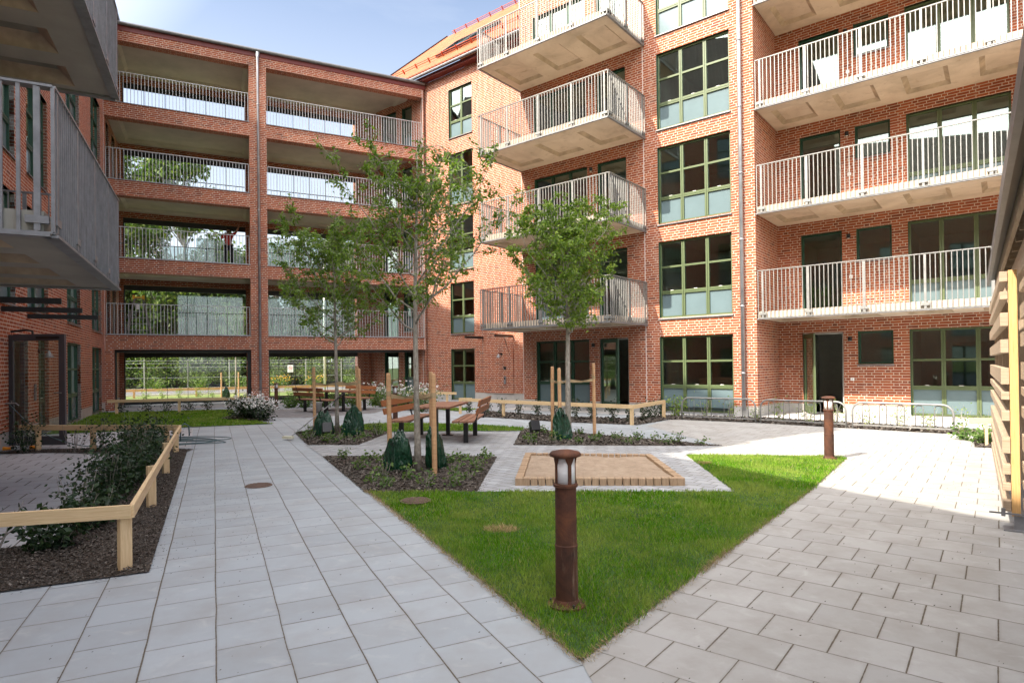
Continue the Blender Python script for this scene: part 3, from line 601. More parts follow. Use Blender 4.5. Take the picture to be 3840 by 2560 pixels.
# ---------------- gallery building at the back
Bb=thing('gallery_building','open brick gallery wing with long access balconies closing the courtyard','building',OB_,RZ_B)
zl=[(0,2.32),(2.88,5.28),(5.83,8.23),(8.82,11.21),(11.78,14.17)]
ops=[(.02 if k else .28,5.09,a,b) for k,(a,b) in enumerate(zl)]+[(5.76,12.62,a,b) for a,b in zl]
mb=MB(); wall(mb,0,12.66,0,14.55,ops,depth=.42); wall(mb,0,12.66,0,14.55,ops,y=.42,jambs=False)
bops=[(.17,5.09,.16 if k==0 else a+.03,b+.0) for k,(a,b) in enumerate(zl)]+[(5.76,10.3,.16 if k==0 else a+.03,b) for k,(a,b) in enumerate(zl)]
wall(mb,-.0,10.95,0,14.6,bops,y=3.9,depth=.3); wall(mb,0,10.95,0,14.6,bops,y=4.2,jambs=False)
mb.build('brick_frame',MT['brick'],Bb)
sm=MB()
for k,(a,b) in enumerate(zl):
    zb=b+.24; zt=(zl[k+1][0]-.02) if k<4 else 14.9
    for x0,x1 in ((.0,5.4),(5.42,12.2 if k else 12.2)):
        w_=MB(); slab(sm,x0,x1,.42,3.9,zb,zt,1,.35,.45,.09,.12)
sm.build('gallery_slabs',MT['soffit_pale'],Bb,uv=False)
bw=MB(); bw.box(5.25,5.6,.42,3.9,0,14.5); bw.build('cross_wall',MT['brick'],Bb)
for k,(a,b) in enumerate(zl[1:]):
    for x0,x1 in ((.06,5.05),(5.80,12.55)):
        r1,p1=MB(),[]; railing([(x0,.05,0),(x1,.05,0)],a+.02,a+1.2,r1,p1,sp=.118,post=99)
        rr=r1.build('railing',MT['galvl'],Bb,uv=False)
        r2=MB(); r2.bar((x0,3.62,a+1.2),(min(x1,10.3),3.62,a+1.2),.04,.03)
        xx=x0
        while xx<min(x1,10.3): r2.bar((xx,3.62,a),(xx,3.62,a+1.19),.012,.02,upv=(1,0,0)); xx+=.42
        r2.build('rear_railing',MT['dark'],Bb,uv=False)
        s2=MB(); s2.box(x0-.05,x1+.05,-.03,.16,a-.005,a+.018); s2.build('parapet_cap',MT['galvd'],Bb,uv=False)
for k,(a,b) in enumerate(zl):
    for x0,x1 in ((.17,5.09),(5.76,10.3)):
        g=MB(); m2=MB(); n=int(round((x1-x0)/.76)); z0_=a+.16 if k==0 else a+.03
        for i in range(n+1):
            x=x0+(x1-x0)*i/n; m2.box(x-.009,x+.009,3.97,4.0,z0_,b-.01)
        m2.box(x0,x1,3.96,4.01,b-.24,b-.012); m2.box(x0,x1,3.96,4.01,z0_,z0_+.05)  # tall black header strip added for the shade under the gallery ceiling
        m2.box(x0,x0+.05,3.95,4.02,z0_+.05,b-.24)
        f=m2.build('glazing_bars_and_shade',MT['black'],Bb,uv=False)
        if k<4: g.quad((x0,3.985,z0_),(x1,3.985,z0_),(x1,3.985,b-.01),(x0,3.985,b-.01)); g.build('glass_pane',MT['gallery_glass'],f,uv=False)
for x0,x1,za,zb in ((2.24,4.94,2.92,4.90),(1.66,3.0,5.88,7.12),(3.0,3.74,5.88,7.55),(5.80,10.2,2.92,4.92),(5.80,8.4,5.88,7.62),(2.6,4.9,8.86,9.5)):
    q=MB(); q.box(x0,x1,4.03,4.045,za,zb); q.build('frosted_screen',MT['frost_screen'],Bb,uv=False)
q=MB(); q.box(.17,5.09,3.86,3.98,.0,.15); q.box(5.76,10.3,3.86,3.98,0,.15); q.build('base_band',MT['dark'],Bb,uv=False)
q=MB(); q.box(-.1,12.75,-.02,.10,14.552,14.78); q.build('fascia',MT['red_trim'],Bb,uv=False)
q=MB(); q.tube([(-.1,-.07,14.80),(12.7,-.07,14.80)],.075,10); q.build('gutter',MT['zinc'],Bb,uv=False)
q=MB(); q.add([(-.1,-.1,14.86),(12.9,-.1,14.86),(12.9,4.5,15.3),(-.1,4.5,15.3),(-.1,4.5,14.6),(12.9,4.5,14.6)],[(0,1,2,3),(3,2,5,4)]); q.build('roof',MT['zinc'],Bb,uv=False)
q=MB(); q.tube([(5.43,-.07,14.72),(5.43,-.07,14.5),(5.43,-.09,14.3),(5.43,-.09,.1)],[.085,.06,.05,.05],12)
for z in [1.5+2.2*i for i in range(6)]: q.tube([(5.43,-.09,z),(5.43,-.09,z+.05)],.058,12)
q.build('drainpipe',MT['pipe'],Bb,smooth=True,uv=False)
for a_ in (-.012,12.58): q=MB(); q.box(a_,a_+.02,-.004,0,2.32,14.5); q.build('movement_joint',MT['white'],Bb,uv=False)
for x0,x1 in ((.28,5.09),(5.76,12.3)):
    q=MB(); q.box(x0,x1,.30,.41,2.20,2.318); q.box(x1-.13,x1-.002,.30,.41,0.0,2.2); q.box(x0+.002,x0+.06,.30,.41,0.0,2.2); q.build('opening_frame',MT['black'],Bb,uv=False)
# ---------------- left apartment building
Lb=thing('apartment_building','shaded brick apartment block at the left edge with grey balconies and glass canopy','building',OB_,RZ_L)
lz=[(.05,2.34),(2.92,5.22),(5.95,8.22),(8.95,11.22),(11.9,14.15)]
lops=[]
for k,(a,b) in enumerate(lz):
    for x1 in (-.75,-4.65,-8.7,-11.5,-15.4):
        if k==0 and x1 in(-11.5,): continue
        w_=1.92
        if k==0 and x1==-8.7: w_=1.0
        lops.append((x1-w_,x1,a,b,2))
    if k or 1: lops+= [(.42,1.35,a,b,1),(2.1,3.0,a,b,1)]
lops.append((-12.0,-10.6,.03,2.25,0))
mb=MB(); wall(mb,-20.6,4.4,.34,15.2,[o[:4] for o in lops]); mb.quad((-20.6,10,0),(-20.6,0,0),(-20.6,0,15.2),(-20.6,10,15.2)); mb.quad((4.4,0,0),(4.4,10,0),(4.4,10,15.2),(4.4,0,15.2))
mb.build('brick_wall',MT['brick'],Lb)
mb=MB(); wall(mb,-20.6,4.4,-.05,.34,[o[:4] for o in lops],y=.006); mb.build('plinth',MT['plinth'],Lb)
for o in lops:
    if o[4]==2: window(Lb,*o[:4],cols=2,rows=R3,mt='dgreen')
    if o[4]==1: window(Lb,*o[:4],cols=1,rows=R1,mt='dgreen',sill=False,name='gallery_door')
interior(Lb,-20.4,4.2,.2,4.2,[0,2.9,5.9,8.9,11.85,15.0],(-14.2,-9.3,-3.6))
lf=door_leaf(Lb,-12.0,-.02,1.10,2.22,R(-116),.05,'leaf_door','entrance_door')
q=MB(); q.tube([(-12.05,-.05,2.33),(-12.12,-.30,2.36),(-12.18,-.42,2.34),(-12.2,-.44,2.2)],.022,8); q.bar((-12.25,-.5,2.20),(-12.46,-.92,2.20),.035,.05); q.build('door_closer',MT['black'],lf,uv=False)
q=MB(); q.box(-11.98,-11.9,.05,.12,.03,2.25); q.box(-10.7,-10.62,.05,.12,.03,2.25); q.box(-11.9,-10.7,.05,.12,2.17,2.25); q.box(-11.9,-11.5,.06,.11,.03,2.17); q.build('door_frame',MT['leaf_door'],Lb,uv=False)
q=MB()
for x in (-14.35,-12.45,-10.6):
    q=MB(); q.box(x-.04,x+.04,-1.30,-.002,2.70,2.80)
    q.build('canopy_bracket',MT['black'],Lb,uv=False)
for k in range(3):
    zb=2.80+2.98*k; x0,x1,y0=-20.42,-16.18,-2.34
    m=MB(); eb=MB(); p_b=MB(); slab(m,x0+.02,x1-.02,y0+.06,-.002,zb,zb+.22,4,.19,.42,.15,.17,eb,p_b); s=m.build('balcony',MT['soffit_grey'],Lb,uv=False); eb.build('coffer_edges',MT['shade_stain'],s,uv=False); p_b.build('coffer_panels',MT['coffer_shade'],s,uv=False); s['label']='shaded concrete balcony with coffered underside'
    st=MB()
    for a,b in(((x0,-.01),(x0,y0)),((x0,y0),(x1,y0)),((x1,y0),(x1,-.01))): st.bar((*a,zb-.014),(*b,zb-.014),.12,.024)
    st.build('edge_angle',MT['galvd'],s,uv=False)
    rb,pb=MB(),[]; o=.02
    railing([(x0-o,-.03,0),(x0-o,y0-o,0)],zb,zb+1.38,rb,pb,sp=.125,post=1.1,bw=.030); railing([(x0-o,y0-o,0),(x1+o,y0-o,0),(x1+o,-.03,0)],zb,zb+1.38,rb,pb,sp=.095,post=1.05,bw=.014)
    rb.build('railing',MT['galvd'],s,uv=False); [q_.build('railing_post',MT['galvd'],s,uv=False) for q_ in pb]
    bb=MB()
    for xx,yy in ((x0-.04,-.55),(x0-.04,-1.6)):
        bb.box(xx-.012,xx,yy-.09,yy+.09,zb+.05,zb+.16)
        for dy in(-.055,.055): bb.tube([(xx-.035,yy+dy,zb+.105),(xx,yy+dy,zb+.105)],.014,6)
    bb.build('bolted_bracket',MT['galv'],s,uv=False)
pl=R(50); q=MB(); yr=6.0; zr=15.2+(yr+.4)*math.tan(pl); sll=math.hypot(yr+.4,zr-15.2)
q.add([(-20.65,-.4,15.2),(4.5,-.4,15.2),(4.5,yr,zr),(-20.65,yr,zr)],[(0,1,2,3)],[[(-22.3,0),(4.5,0),(4.5,sll),(-22.3,sll)]]); q.add([(4.5,12.4,15.2),(-20.65,12.4,15.2),(-20.65,yr,zr),(4.5,yr,zr)],[(0,1,2,3)],[[(0,0),(26,0),(26,sll),(0,sll)]]); q.build('roof',MT['tiled'],Lb)
q=MB(); q.box(-20.65,4.5,-.35,-.003,15.0,15.19); q.build('fascia',MT['red_trim'],Lb,uv=False); q=MB(); q.tube([(-20.65,-.45,15.16),(4.5,-.45,15.16)],.07,8); q.build('gutter',MT['zinc'],Lb,uv=False)
# lower wing behind the camera, on the left; its eave casts the near shade
LB=thing('apartment_building','lower brick wing with brown tiled roof standing behind the viewpoint, mirrored in the windows','building',OB_,RZ_L)
lo=[(-24.3-3.6*i,-22.9-3.6*i,a,b) for i in range(6) for a,b in lz[:3]]
mb=MB(); wall(mb,-46,-20.61,0,9.75,[o for o in lo]); mb.quad((-20.61,0,0),(-20.61,9,0),(-20.61,9,9.75),(-20.61,0,9.75)); mb.build('brick_wall',MT['brick'],LB)
for o in lo: window(LB,*o,cols=2,rows=R3,mt='dgreen')
q=MB(); zr=9.8+8.2*math.tan(R(41)); q.add([(-46,-.25,9.8),(-20.62,-.25,9.8),(-20.62,7.95,zr),(-46,7.95,zr)],[(0,1,2,3)],[[(0,0),(25,0),(25,10.9),(0,10.9)]]); q.build('roof',MT['tiled'],LB)
q=MB()
for i in range(3): q.quad((-46,.3,3*i),(-20.7,.3,3*i),(-20.7,.3,3*i+3),(-46,.3,3*i+3))
q.build('room_walls',MT['roomfloor'],LB,uv=False)
wall_lamp('wall_lamp',onL(-9.75,-.01,2.0),Vector((.898,.441,0)),'dark bell shaped wall lamp beyond the open glass entrance door')
t=thing('intercom_panel','slim grey intercom on the brick seen through the open entrance door','intercom',onL(-10.1,-.01,1.05),RZ_L); b=MB(); b.box(-.055,.055,-.03,0,-.19,.19); b.build('housing',MT['galvd'],t,uv=False,bevel=.004); b=MB(); b.box(-.03,.03,-.034,-.03,.02,.12); b.build('speaker_grille',MT['black'],t,uv=False)
# ================================================================== GROUND
def sheet(name,poly,z,m,kind='structure'):
    b=MB(); b.quad(*[(p[0],p[1],z) for p in poly]); o=b.build(name,m,None); o['kind']=kind; return o
def xy(v): return (v.x,v.y)
def gmat():
    m,nt,b=mat('outer_ground'); o=objc(nt); nt.links.new(ramp(nt,noise(nt,o,.35,6),(.35,(.06,.10,.02)),(.6,(.14,.17,.04)),(.75,(.22,.20,.10))),b.inputs['Base Color']); b.inputs['Roughness'].default_value=.95; return m
sheet('ground',[(-600,-300),(600,-300),(600,900),(-600,900)],-.03,gmat())
sheet('courtyard_paving',[xy(onB(-.0,-36)),xy(onB(34,-36)),xy(onB(34,0)),xy(onB(0,0))],0.0,MT['slab_left'])
sheet('patio_paving',[(-4.41,5.23),(-4.03,5.39),(-4.84,6.93),(-7.04,11.13),(-7.57,11.85),(-9.4,11.2),(-10.4,10.5),(-7.9,3.9)],.004,MT['slab_patio'])
sheet('patio_paving',[(-9.47,12.07),(-7.0,11.6),(-6.3,11.9),(-8.2,15.6),(-11.5,15.2),(-11.9,14.6)],.004,MT['slab_patio'])
sheet('paving_right',[(.34,3.12),(.50,2.1),(.8,.5),(14,.5),(16,9),(9.5,13.6),(7.9,14.9),(4.3,16.6),(3.3,15.0),(3.86,11.17),(2.86,10.15)],.004,MT['slab_right'])
pav=[(-4.1,12.02),(-3.28,10.5),(-1.81,7.41),(2.6,7.2),(2.86,10.15),(3.86,11.17),(0.01,11.63),(0.18,14.05),(-1.81,14.27),(-2.91,14.2),(-3.04,11.95)]
sheet('small_paver_area',pav,.008,MT['pavers'])
sheet('dark_paver_area',[(-8.6,19.2),(-6.4,18.6),(-4.6,20.3),(-4.5,22.3),(-6.5,23.6),(-8.9,22.6)],.004,MT['pavers_dark'])
conc=plain('concrete_strip',(.46,.45,.43),.85,var=.08,scale=2,bmp=.15)
sheet('wall_strip',[xy(onL(-9.0,.02)),xy(onL(-9.0,.55)),xy(onL(-.55,.55)),xy(onL(-.55,0.02))][::1],.006,conc).location.z=0
sheet('gallery_floor',[xy(onB(.0,-.02)),xy(onB(12.6,-.02)),xy(onB(11,4.2)),xy(onB(0,4.2))],.01,conc)
sheet('wall_strip',[xy(onR(-8.2,-.02)),xy(onR(-8.2,-1.3)),xy(onR(.1,-1.3)),xy(onR(.1,-.02))],.007,conc)
sheet('wall_strip',[xy(onR(.11,-.5)),xy(onR(.11,2.13)),xy(onR(7.99,2.13)),xy(onR(7.99,-.5))],.007,conc)
def inpoly(x,y,p):
    r=False;j=len(p)-1
    for i in range(len(p)):
        if (p[i][1]>y)!=(p[j][1]>y) and x<(p[j][0]-p[i][0])*(y-p[i][1])/(p[j][1]-p[i][1])+p[i][0]: r=not r
        j=i
    return r
def sample(p,n,seed):
    rd=random.Random(seed); x0,x1=min(q[0] for q in p),max(q[0] for q in p); y0,y1=min(q[1] for q in p),max(q[1] for q in p); out=[]
    while len(out)<n:
        x=rd.uniform(x0,x1);y=rd.uniform(y0,y1)
        if inpoly(x,y,p): out.append((x,y))
    return out
def edge_d(x,y,p):
    m=9
    for i in range(len(p)):
        ax,ay=p[i];bx,by=p[(i+1)%len(p)];dx,dy=bx-ax,by-ay;t=max(0,min(1,((x-ax)*dx+(y-ay)*dy)/(dx*dx+dy*dy+1e-9))); m=min(m,math.hypot(x-ax-t*dx,y-ay-t*dy))
    return m
def fastmesh(name,V,F,m,parent=None):
    me=bpy.data.meshes.new(name); me.from_pydata(V,[],F); me.materials.append(m); me.update(); o=bpy.data.objects.new(name,me); col.objects.link(o)
    if parent: o.parent=parent
    return o
def lawn(poly,dens,seed,h=.045,wd=.0042,z=.012,extra_edge=True):
    sheet('lawn',poly,z,MT['turf'])
    rd=random.Random(seed)
    area=abs(sum(poly[i][0]*poly[(i+1)%len(poly)][1]-poly[(i+1)%len(poly)][0]*poly[i][1] for i in range(len(poly)))/2)
    V=[];F=[]
    for x,y in sample(poly,int(area*dens),seed):
        x+=rd.gauss(0,.016);y+=rd.gauss(0,.016)
        hh=h*rd.uniform(.5,1.25)*(.75+.6*mnoise.noise(Vector((x*1.7,y*1.7,seed)))); a=rd.uniform(0,6.283); l=rd.uniform(.1,.9)*hh; t=rd.uniform(0,6.283)
        w2=wd*rd.uniform(.7,1.4); dx,dy=math.cos(a)*w2,math.sin(a)*w2; n=len(V)
        V+= [(x-dx,y-dy,z-.003),(x+dx,y+dy,z-.003),(x+math.cos(t)*l,y+math.sin(t)*l,z+hh)]; F.append((n,n+1,n+2))
    o=fastmesh('grass',V,F,MT['blade']); o['kind']='stuff'; return o
lawn_main=[(.34,3.14),(-1.79,7.55),(-1.75,7.43),(-.43,7.36),(2.62,7.19),(2.88,10.13),(5.05,9.82),(5.26,9.60),(3.53,7.22),(2.51,5.92),(1.74,4.94),(1.37,4.46)]
lm=[p for p in lawn_main if not(p[1]>7.18 and p[0]>2.7)]
near=[(.34,3.14),(-1.03,5.97),(2.55,5.97),(1.74,4.94)]
lawn([(.34,3.14),(-1.03,5.97),(2.55,5.97),(1.74,4.94),(1.37,4.46)],9000,3,h=.040,wd=.0030)
lawn([(-1.03,5.97),(-1.79,7.5),(-1.75,7.43),(-.43,7.36),(2.62,7.19),(2.88,10.13),(5.05,9.82),(5.26,9.60),(3.53,7.22),(2.55,5.97)],4200,4,h=.045,wd=.005)
lawn([(-4.6,15.55),(-4.05,16.2),(-3.1,16.5),(-2.06,16.2),(-.64,15.6),(.28,14.72),(.19,14.15),(-1.81,14.3),(-2.89,14.3)],900,5,h=.06,wd=.010)
lawn([xy(onL(-9.2,.6)),xy(onL(-.95,.62)),(-10.45,22.6),(-9.2,20.2),(-7.69,17.8),(-6.6,16.75),(-8.62,16.02),(-9.9,15.1)],700,6,h=.06,wd=.011)
lawn([(-5.4,24.4),(-3.9,23.7),(-1.2,21.4),(-1.9,20.6),(-3.2,22.2),(-4.6,23.2)],350,8,h=.07,wd=.014)
for k,(px,py,r_) in enumerate(((-.12,5.63,.13),(2.9,9.2,.08))):
    rd=random.Random(k); V=[];F=[]
    for i in range(500):
        a=rd.uniform(0,6.28);q=r_*math.sqrt(rd.random()); x,y=px+q*math.cos(a)*1.25,py+q*math.sin(a)*.8; t=rd.uniform(0,6.28); l=rd.uniform(.02,.06); n=len(V)
        V+=[(x,y,.014),(x+.004,y+.003,.014),(x+math.cos(t)*l,y+math.sin(t)*l,.02+rd.random()*.045)]; F.append((n,n+1,n+2))
    o=fastmesh('dry_grass_patch',V,F,plain('straw',(.36,.26,.12),.9,var=.2)); o['kind']='stuff'
# dry straw fringe along the lawn edges
V=[];F=[];rd=random.Random(12)
for a,b,n_ in (((.34,3.12),(-1.81,7.5),3200),((.34,3.12),(5.2,9.5),3800)):
    for i in range(n_):
        t_=rd.random(); 
        if b[0]>0:
            pl_=[(.34,3.12),(1.37,4.44),(1.74,4.94),(2.51,5.92),(3.53,7.22),(5.26,9.56)]; s_i=min(4,int(t_*5)); f_=t_*5-s_i; x=pl_[s_i][0]*(1-f_)+pl_[s_i+1][0]*f_; y=pl_[s_i][1]*(1-f_)+pl_[s_i+1][1]*f_
        else: x=a[0]*(1-t_)+b[0]*t_; y=a[1]*(1-t_)+b[1]*t_
        x+=rd.gauss(0,.022); y+=rd.gauss(0,.022); t=rd.uniform(0,6.28); l=rd.uniform(.01,.045); n=len(V)
        V+=[(x,y,.012),(x+.003,y+.003,.012),(x+math.cos(t)*l,y+math.sin(t)*l,.014+rd.random()*.025)]; F.append((n,n+1,n+2))
o=fastmesh('dry_grass_fringe',V,F,plain('pale_straw',(.27,.20,.10),.9,var=.3)); o['kind']='stuff'
def bed(poly,nchips,seed,size=.02,z=.012,name='planting_bed'):
    sheet(name,poly,z,MT['soil']); rd=random.Random(seed); V=[];F=[]
    for x,y in sample(poly,nchips,seed):
        e=min(1,edge_d(x,y,poly)/.15); zz=z+rd.random()*.03*e+.02*e*max(0,mnoise.noise(Vector((x*4,y*4,0)))); a=rd.uniform(0,6.28); l=size*rd.uniform(.5,1.7); w_=l*rd.uniform(.25,.6); tz=rd.uniform(-.6,.6)*l
        c,s=math.cos(a),math.sin(a); n=len(V); tx=rd.uniform(-.5,.5)*w_
        V+=[(x-c*l+s*w_,y-s*l-c*w_,zz-tz+tx),(x+c*l+s*w_,y+s*l-c*w_,zz+tz+tx),(x+c*l-s*w_,y+s*l+c*w_,zz+tz-tx+.004),(x-c*l-s*w_,y-s*l+c*w_,zz-tz-tx+.004)]; F.append((n,n+1,n+2,n+3))
    # crumbs spilled over the edge
    for i in range(int(nchips*.03)):
        k=rd.randrange(len(poly)); a_,b_=poly[k],poly[(k+1)%len(poly)]; t=rd.random(); x=a_[0]*(1-t)+b_[0]*t+rd.gauss(0,.05); y=a_[1]*(1-t)+b_[1]*t+rd.gauss(0,.05); l=rd.uniform(.003,.010); n=len(V)
        V+=[(x-l,y,.013),(x,y-l,.013),(x+l,y,.017),(x,y+l,.016)]; F.append((n,n+1,n+2,n+3))
    o=fastmesh('bark_mulch',V,F,MT['chips']); o['kind']='stuff'
bed1=[(-3.28,10.47),(-.27,10.2),(-.44,7.38),(-1.81,7.43)]
bed2=[(-5.16,14.38),(-4.07,12.05),(-3.04,11.95),(-2.85,14.25),(-4.6,15.5)]
bed3=[(.18,14.05),(.01,11.63),(3.86,11.17),(3.45,11.62),(.3,14.69)]
bed4=[(-3.9,4.05),(-2.76,4.6),(-4.08,7.28),(-6.05,11.29),(-6.1,11.6),(-7.3,11.85),(-8.2,11.95),(-9.6,11.75),(-9.9,11.3),(-8.6,11.35),(-7.1,11.05),(-4.86,6.93),(-4.05,5.39),(-4.6,5.18),(-6.2,4.5)]
bedC=[(-1.24,20.36),(-.95,18.25),(1.27,16.29),(3.12,15.22),(4.28,16.6),(4.5,17.9),(3.16,17.0),(1.49,17.9),(-.74,20.3)]
bedK=[(4.2,16.72),(6.22,15.36),(7.68,13.88),(9.14,12.5),(9.44,12.46),(8.07,10.64),(8.6,10.3),(10.4,12.9),(8.7,14.7),(6.86,16.7),(4.55,18.0)]
bed(bed1,12000,21,.012); bed(bed2,3500,22,.02); bed(bed3,4500,23,.02); bed(bed4,42000,24,.0062); bed(bedC,3500,25,.03); bed(bedK,4500,26,.03)
bed([(-9.2,20.0),(-8.7,19.9),(-7.1,17.7),(-7.6,17.6),(-9.0,18.6)],1200,27,.03)
def crumbs(poly,n,seed):
    rd=random.Random(seed);V=[];F=[]
    for x,y in sample(poly,n,seed):
        l=rd.uniform(.002,.008); k=len(V); V+=[(x-l,y,.012),(x,y-l*.7,.012),(x+l,y,.016),(x,y+l*.6,.015)]; F.append((k,k+1,k+2,k+3))
    o=fastmesh('soil_crumbs',V,F,MT['chips']); o['kind']='stuff'
crumbs([(-2.7,4.6),(-1.9,4.9),(-5.0,11.2),(-6.05,11.3)],500,31); crumbs([(-3,2.2),(6,2.2),(6,9),(.3,3.2),(-3,9)],420,32)
crumbs(bed1,260,41); crumbs(bed4,500,42)
# ---------------- sand box
t=thing('sandbox','shallow square play sandbox edged with short upright timber blocks in the small pavers','sandbox',(1.05,8.45,0))
SBc=[(.02,7.72),(2.14,7.58),(2.20,9.70),(.20,10.0)]
tm=MB(); rd=random.Random(5)
for i in range(4):
    a=Vector((*SBc[i],0));b=Vector((*SBc[(i+1)%4],0)); d=b-a; n=int(d.length/.094); d/=n; u=d.normalized(); nn=Vector((-u.y,u.x,0))
    for k in range(n):
        p=a+d*(k+.5); h=.10+rd.uniform(-.004,.004); q=p+nn*.05-Vector((1.05,8.45,0)); g=.043
        tm.bar((q.x,q.y,0),(q.x,q.y,h),.10,g*2,upv=(u.x,u.y,0))
tm.build('timber_edging',MT['timber'],t,bevel=.006)
sb=MB(); G_=26
pt_=lambda u,v:(SBc[0][0]*(1-u)*(1-v)+SBc[1][0]*u*(1-v)+SBc[2][0]*u*v+SBc[3][0]*(1-u)*v,SBc[0][1]*(1-u)*(1-v)+SBc[1][1]*u*(1-v)+SBc[2][1]*u*v+SBc[3][1]*(1-u)*v)
vs=[];
for j in range(G_+1):
    for i in range(G_+1):
        x,y=pt_(.045+.91*i/G_,.045+.91*j/G_); vs.append((x-1.05,y-8.45,.062+.022*mnoise.noise(Vector((x*2,y*2,3)))+.012*mnoise.noise(Vector((x*7,y*7,1)))))
sb.add(vs,[(j*(G_+1)+i,j*(G_+1)+i+1,(j+1)*(G_+1)+i+1,(j+1)*(G_+1)+i) for j in range(G_) for i in range(G_)]); sb.build('sand',MT['sand'],t,smooth=True,uv=False)
# ================================================================== COURTYARD OBJECTS
# bollard lights
MT['white_glass']=plain('opal_glass',(.85,.86,.87),.35,var=.03)
def bollard(loc,label):
    t=thing('bollard_light',label,'bollard',loc,R(20),'rusty bollard lights')
    b=MB(); b.lathe([(.122,0),(.122,.014),(.085,.018),(.071,.045),(.070,.37),(.0725,.372),(.0725,.384),(.068,.388),(.067,.745),(.078,.75),(.078,.765),(.067,.77)],32); b.build('post',MT['rust'],t,smooth=False,uv=False,)
    b=MB(); b.lathe([(.060,.77),(.060,.945)],24); b.build('diffuser',MT['white_glass'],t,smooth=True,uv=False)
    b=MB(); b.lathe([(.064,.930),(.099,.942),(.101,.955),(.09,.968),(.045,.978),(.01,.98)],32); b.build('cap',MT['rust'],t,smooth=True,uv=False)
    b=MB()
    for k in range(4):
        a=k*math.pi/2
        # rib widening towards the cap
        for (z0,z1,w0,w1) in ((.77,.89,.022,.022),(.89,.935,.022,.060)):
            c,s=math.cos(a),math.sin(a); P=lambda w_,r_,z:(c*r_-s*w_/2,s*r_+c*w_/2,z)
            b.add([P(w0,.067,z0),P(-w0,.067,z0),P(-w1,.067,z1),P(w1,.067,z1),P(w0,.059,z0),P(-w0,.059,z0),P(-w1,.059,z1),P(w1,.059,z1)],[(0,1,2,3),(5,4,7,6),(0,3,7,4),(1,5,6,2)])
    b.build('ribs',MT['rust'],t,uv=False)
    for k in range(3):
        a=k*2.094+.5; b=MB(); b.lathe([(.008,.012),(.008,.034),(.004,.038)],8,c=(.103*math.cos(a),.103*math.sin(a))); b.build('bolt',MT['black'],t,uv=False)
    return t
b0=bollard((.33,3.86,.012),'rusty cylindrical bollard light nearest the camera, on the tip of the lawn')
dup(b0,(4.95,9.53,.012),R(50),'sunlit rusty bollard light at the right corner of the lawn')
dup(b0,(-9.05,23.3,.0),R(10),'small distant rusty bollard light by the gallery, left of the far benches')
dup(b0,(-3.43,17.78,.0),R(70),'rusty bollard light half hidden behind the left bench of the near picnic set')
MT['grate']=plain('brown_cast_iron',(.13,.085,.065),.8,var=.3,scale=20)
# drain covers
for (x,y),lb in (((-3.33,7.95),'flat round iron manhole cover in the left paving path'),((-1.1,6.82),'rusty ribbed drain grate in the grass by the planting bed')):
    t=thing('manhole_cover' if y>7.5 else 'drain_grate',lb,'drain cover',(x,y,.004 if y>7.5 else .03)); b=MB(); b.lathe([(.17,-.002),(.17,.006),(.155,.008)],32); b.build('rim',MT['grate'],t,uv=False)
    b=MB()
    for i in range(-4,5):
        w_=math.sqrt(max(0,.15**2-(i*.033)**2)); b.box(-w_,w_,i*.033-.010,i*.033+.010,.008,.014)
    b.build('ribs',MT['grate'],t,uv=False)
# benches and tables
def bench():
    t=thing('park_bench','brown slatted bench with backrest and black legs','bench',(0,0,0),0,'benches of the picnic sets')
    b=MB()
    for y in (-.19,-.045,.10): b.bar((-.9,y,.435),(.9,y,.435),.125,.04)
    b.build('seat',MT['seatwood'],t,bevel=.004)
    b=MB(); b.bar((-.9,.245,.63),(.9,.245,.63),.035,.125,upv=(0,.26,1)); b.bar((-.9,.285,.79),(.9,.285,.79),.035,.125,upv=(0,.26,1)); b.build('backrest',MT['bench'],t,bevel=.004)
    for x in (-.62,.62):
        b=MB(); b.bar((x,-.02,.0),(x,-.02,.40),.06,.09); b.bar((x,-.23,.405),(x,.19,.405),.05,.025); b.bar((x,.17,.40),(x,.315,.86),.05,.02,upv=(0,1,0)); b.build('leg',MT['black'],t,uv=False)
    return t
def table():
    t=thing('picnic_table','brown slatted picnic table on black posts','table',(0,0,0),0,'picnic tables')
    b=MB()
    for i in range(6): b.bar((-.88,-.325+.13*i,.70),(.88,-.325+.13*i,.70),.115,.042)
    b.build('tabletop',MT['seatwood'],t,bevel=.004)
    for x in (-.5,.5):
        b=MB(); b.bar((x,0,0),(x,0,.66),.08,.08); b.bar((x,-.3,.665),(x,.3,.665),.05,.03); b.bar((x,-.12,.01),(x,.12,.01),.14,.02); b.build('leg',MT['black'],t,uv=False)
    return t
bn=bench(); bn.location=(-2.18,13.0,.008); bn.rotation_euler=(0,0,R(80)); bn['label']='bench facing right on the left side of the near picnic table, behind the tall tree'
dup(bn,(-.86,12.72,.008),R(265),'bench facing left on the right side of the near picnic table, black frame showing')
dup(bn,(-6.80,20.9,.004),R(141),'far bench seen from behind, nearest of the two in front of the gallery')
dup(bn,(-5.75,22.1,.004),R(-39),'farthest bench, behind the far picnic table by the white flowers')
tb_=table(); tb_.location=(-1.50,12.95,.008); tb_.rotation_euler=(0,0,R(82)); tb_['label']='brown slatted picnic table between the two near benches'
dup(tb_,(-6.28,21.5,.004),R(-39),'brown picnic table between the two far benches in front of the gallery')
t=thing('bucket','small white plastic bucket under the far bench','bucket',(-6.95,21.75,.004)); b=MB(); b.lathe([(.11,0),(.14,.28),(.15,.285),(.15,.30),(.135,.30),(.105,.02)],20); b.build('pail',MT['white'],t,smooth=True,uv=False); b=MB(); b.tube([(-.145,0,.27),(-.12,-.1,.2),(0,-.16,.17),(.12,-.1,.2),(.145,0,.27)],.004,6); b.build('handle',MT['galv'],t,uv=False)
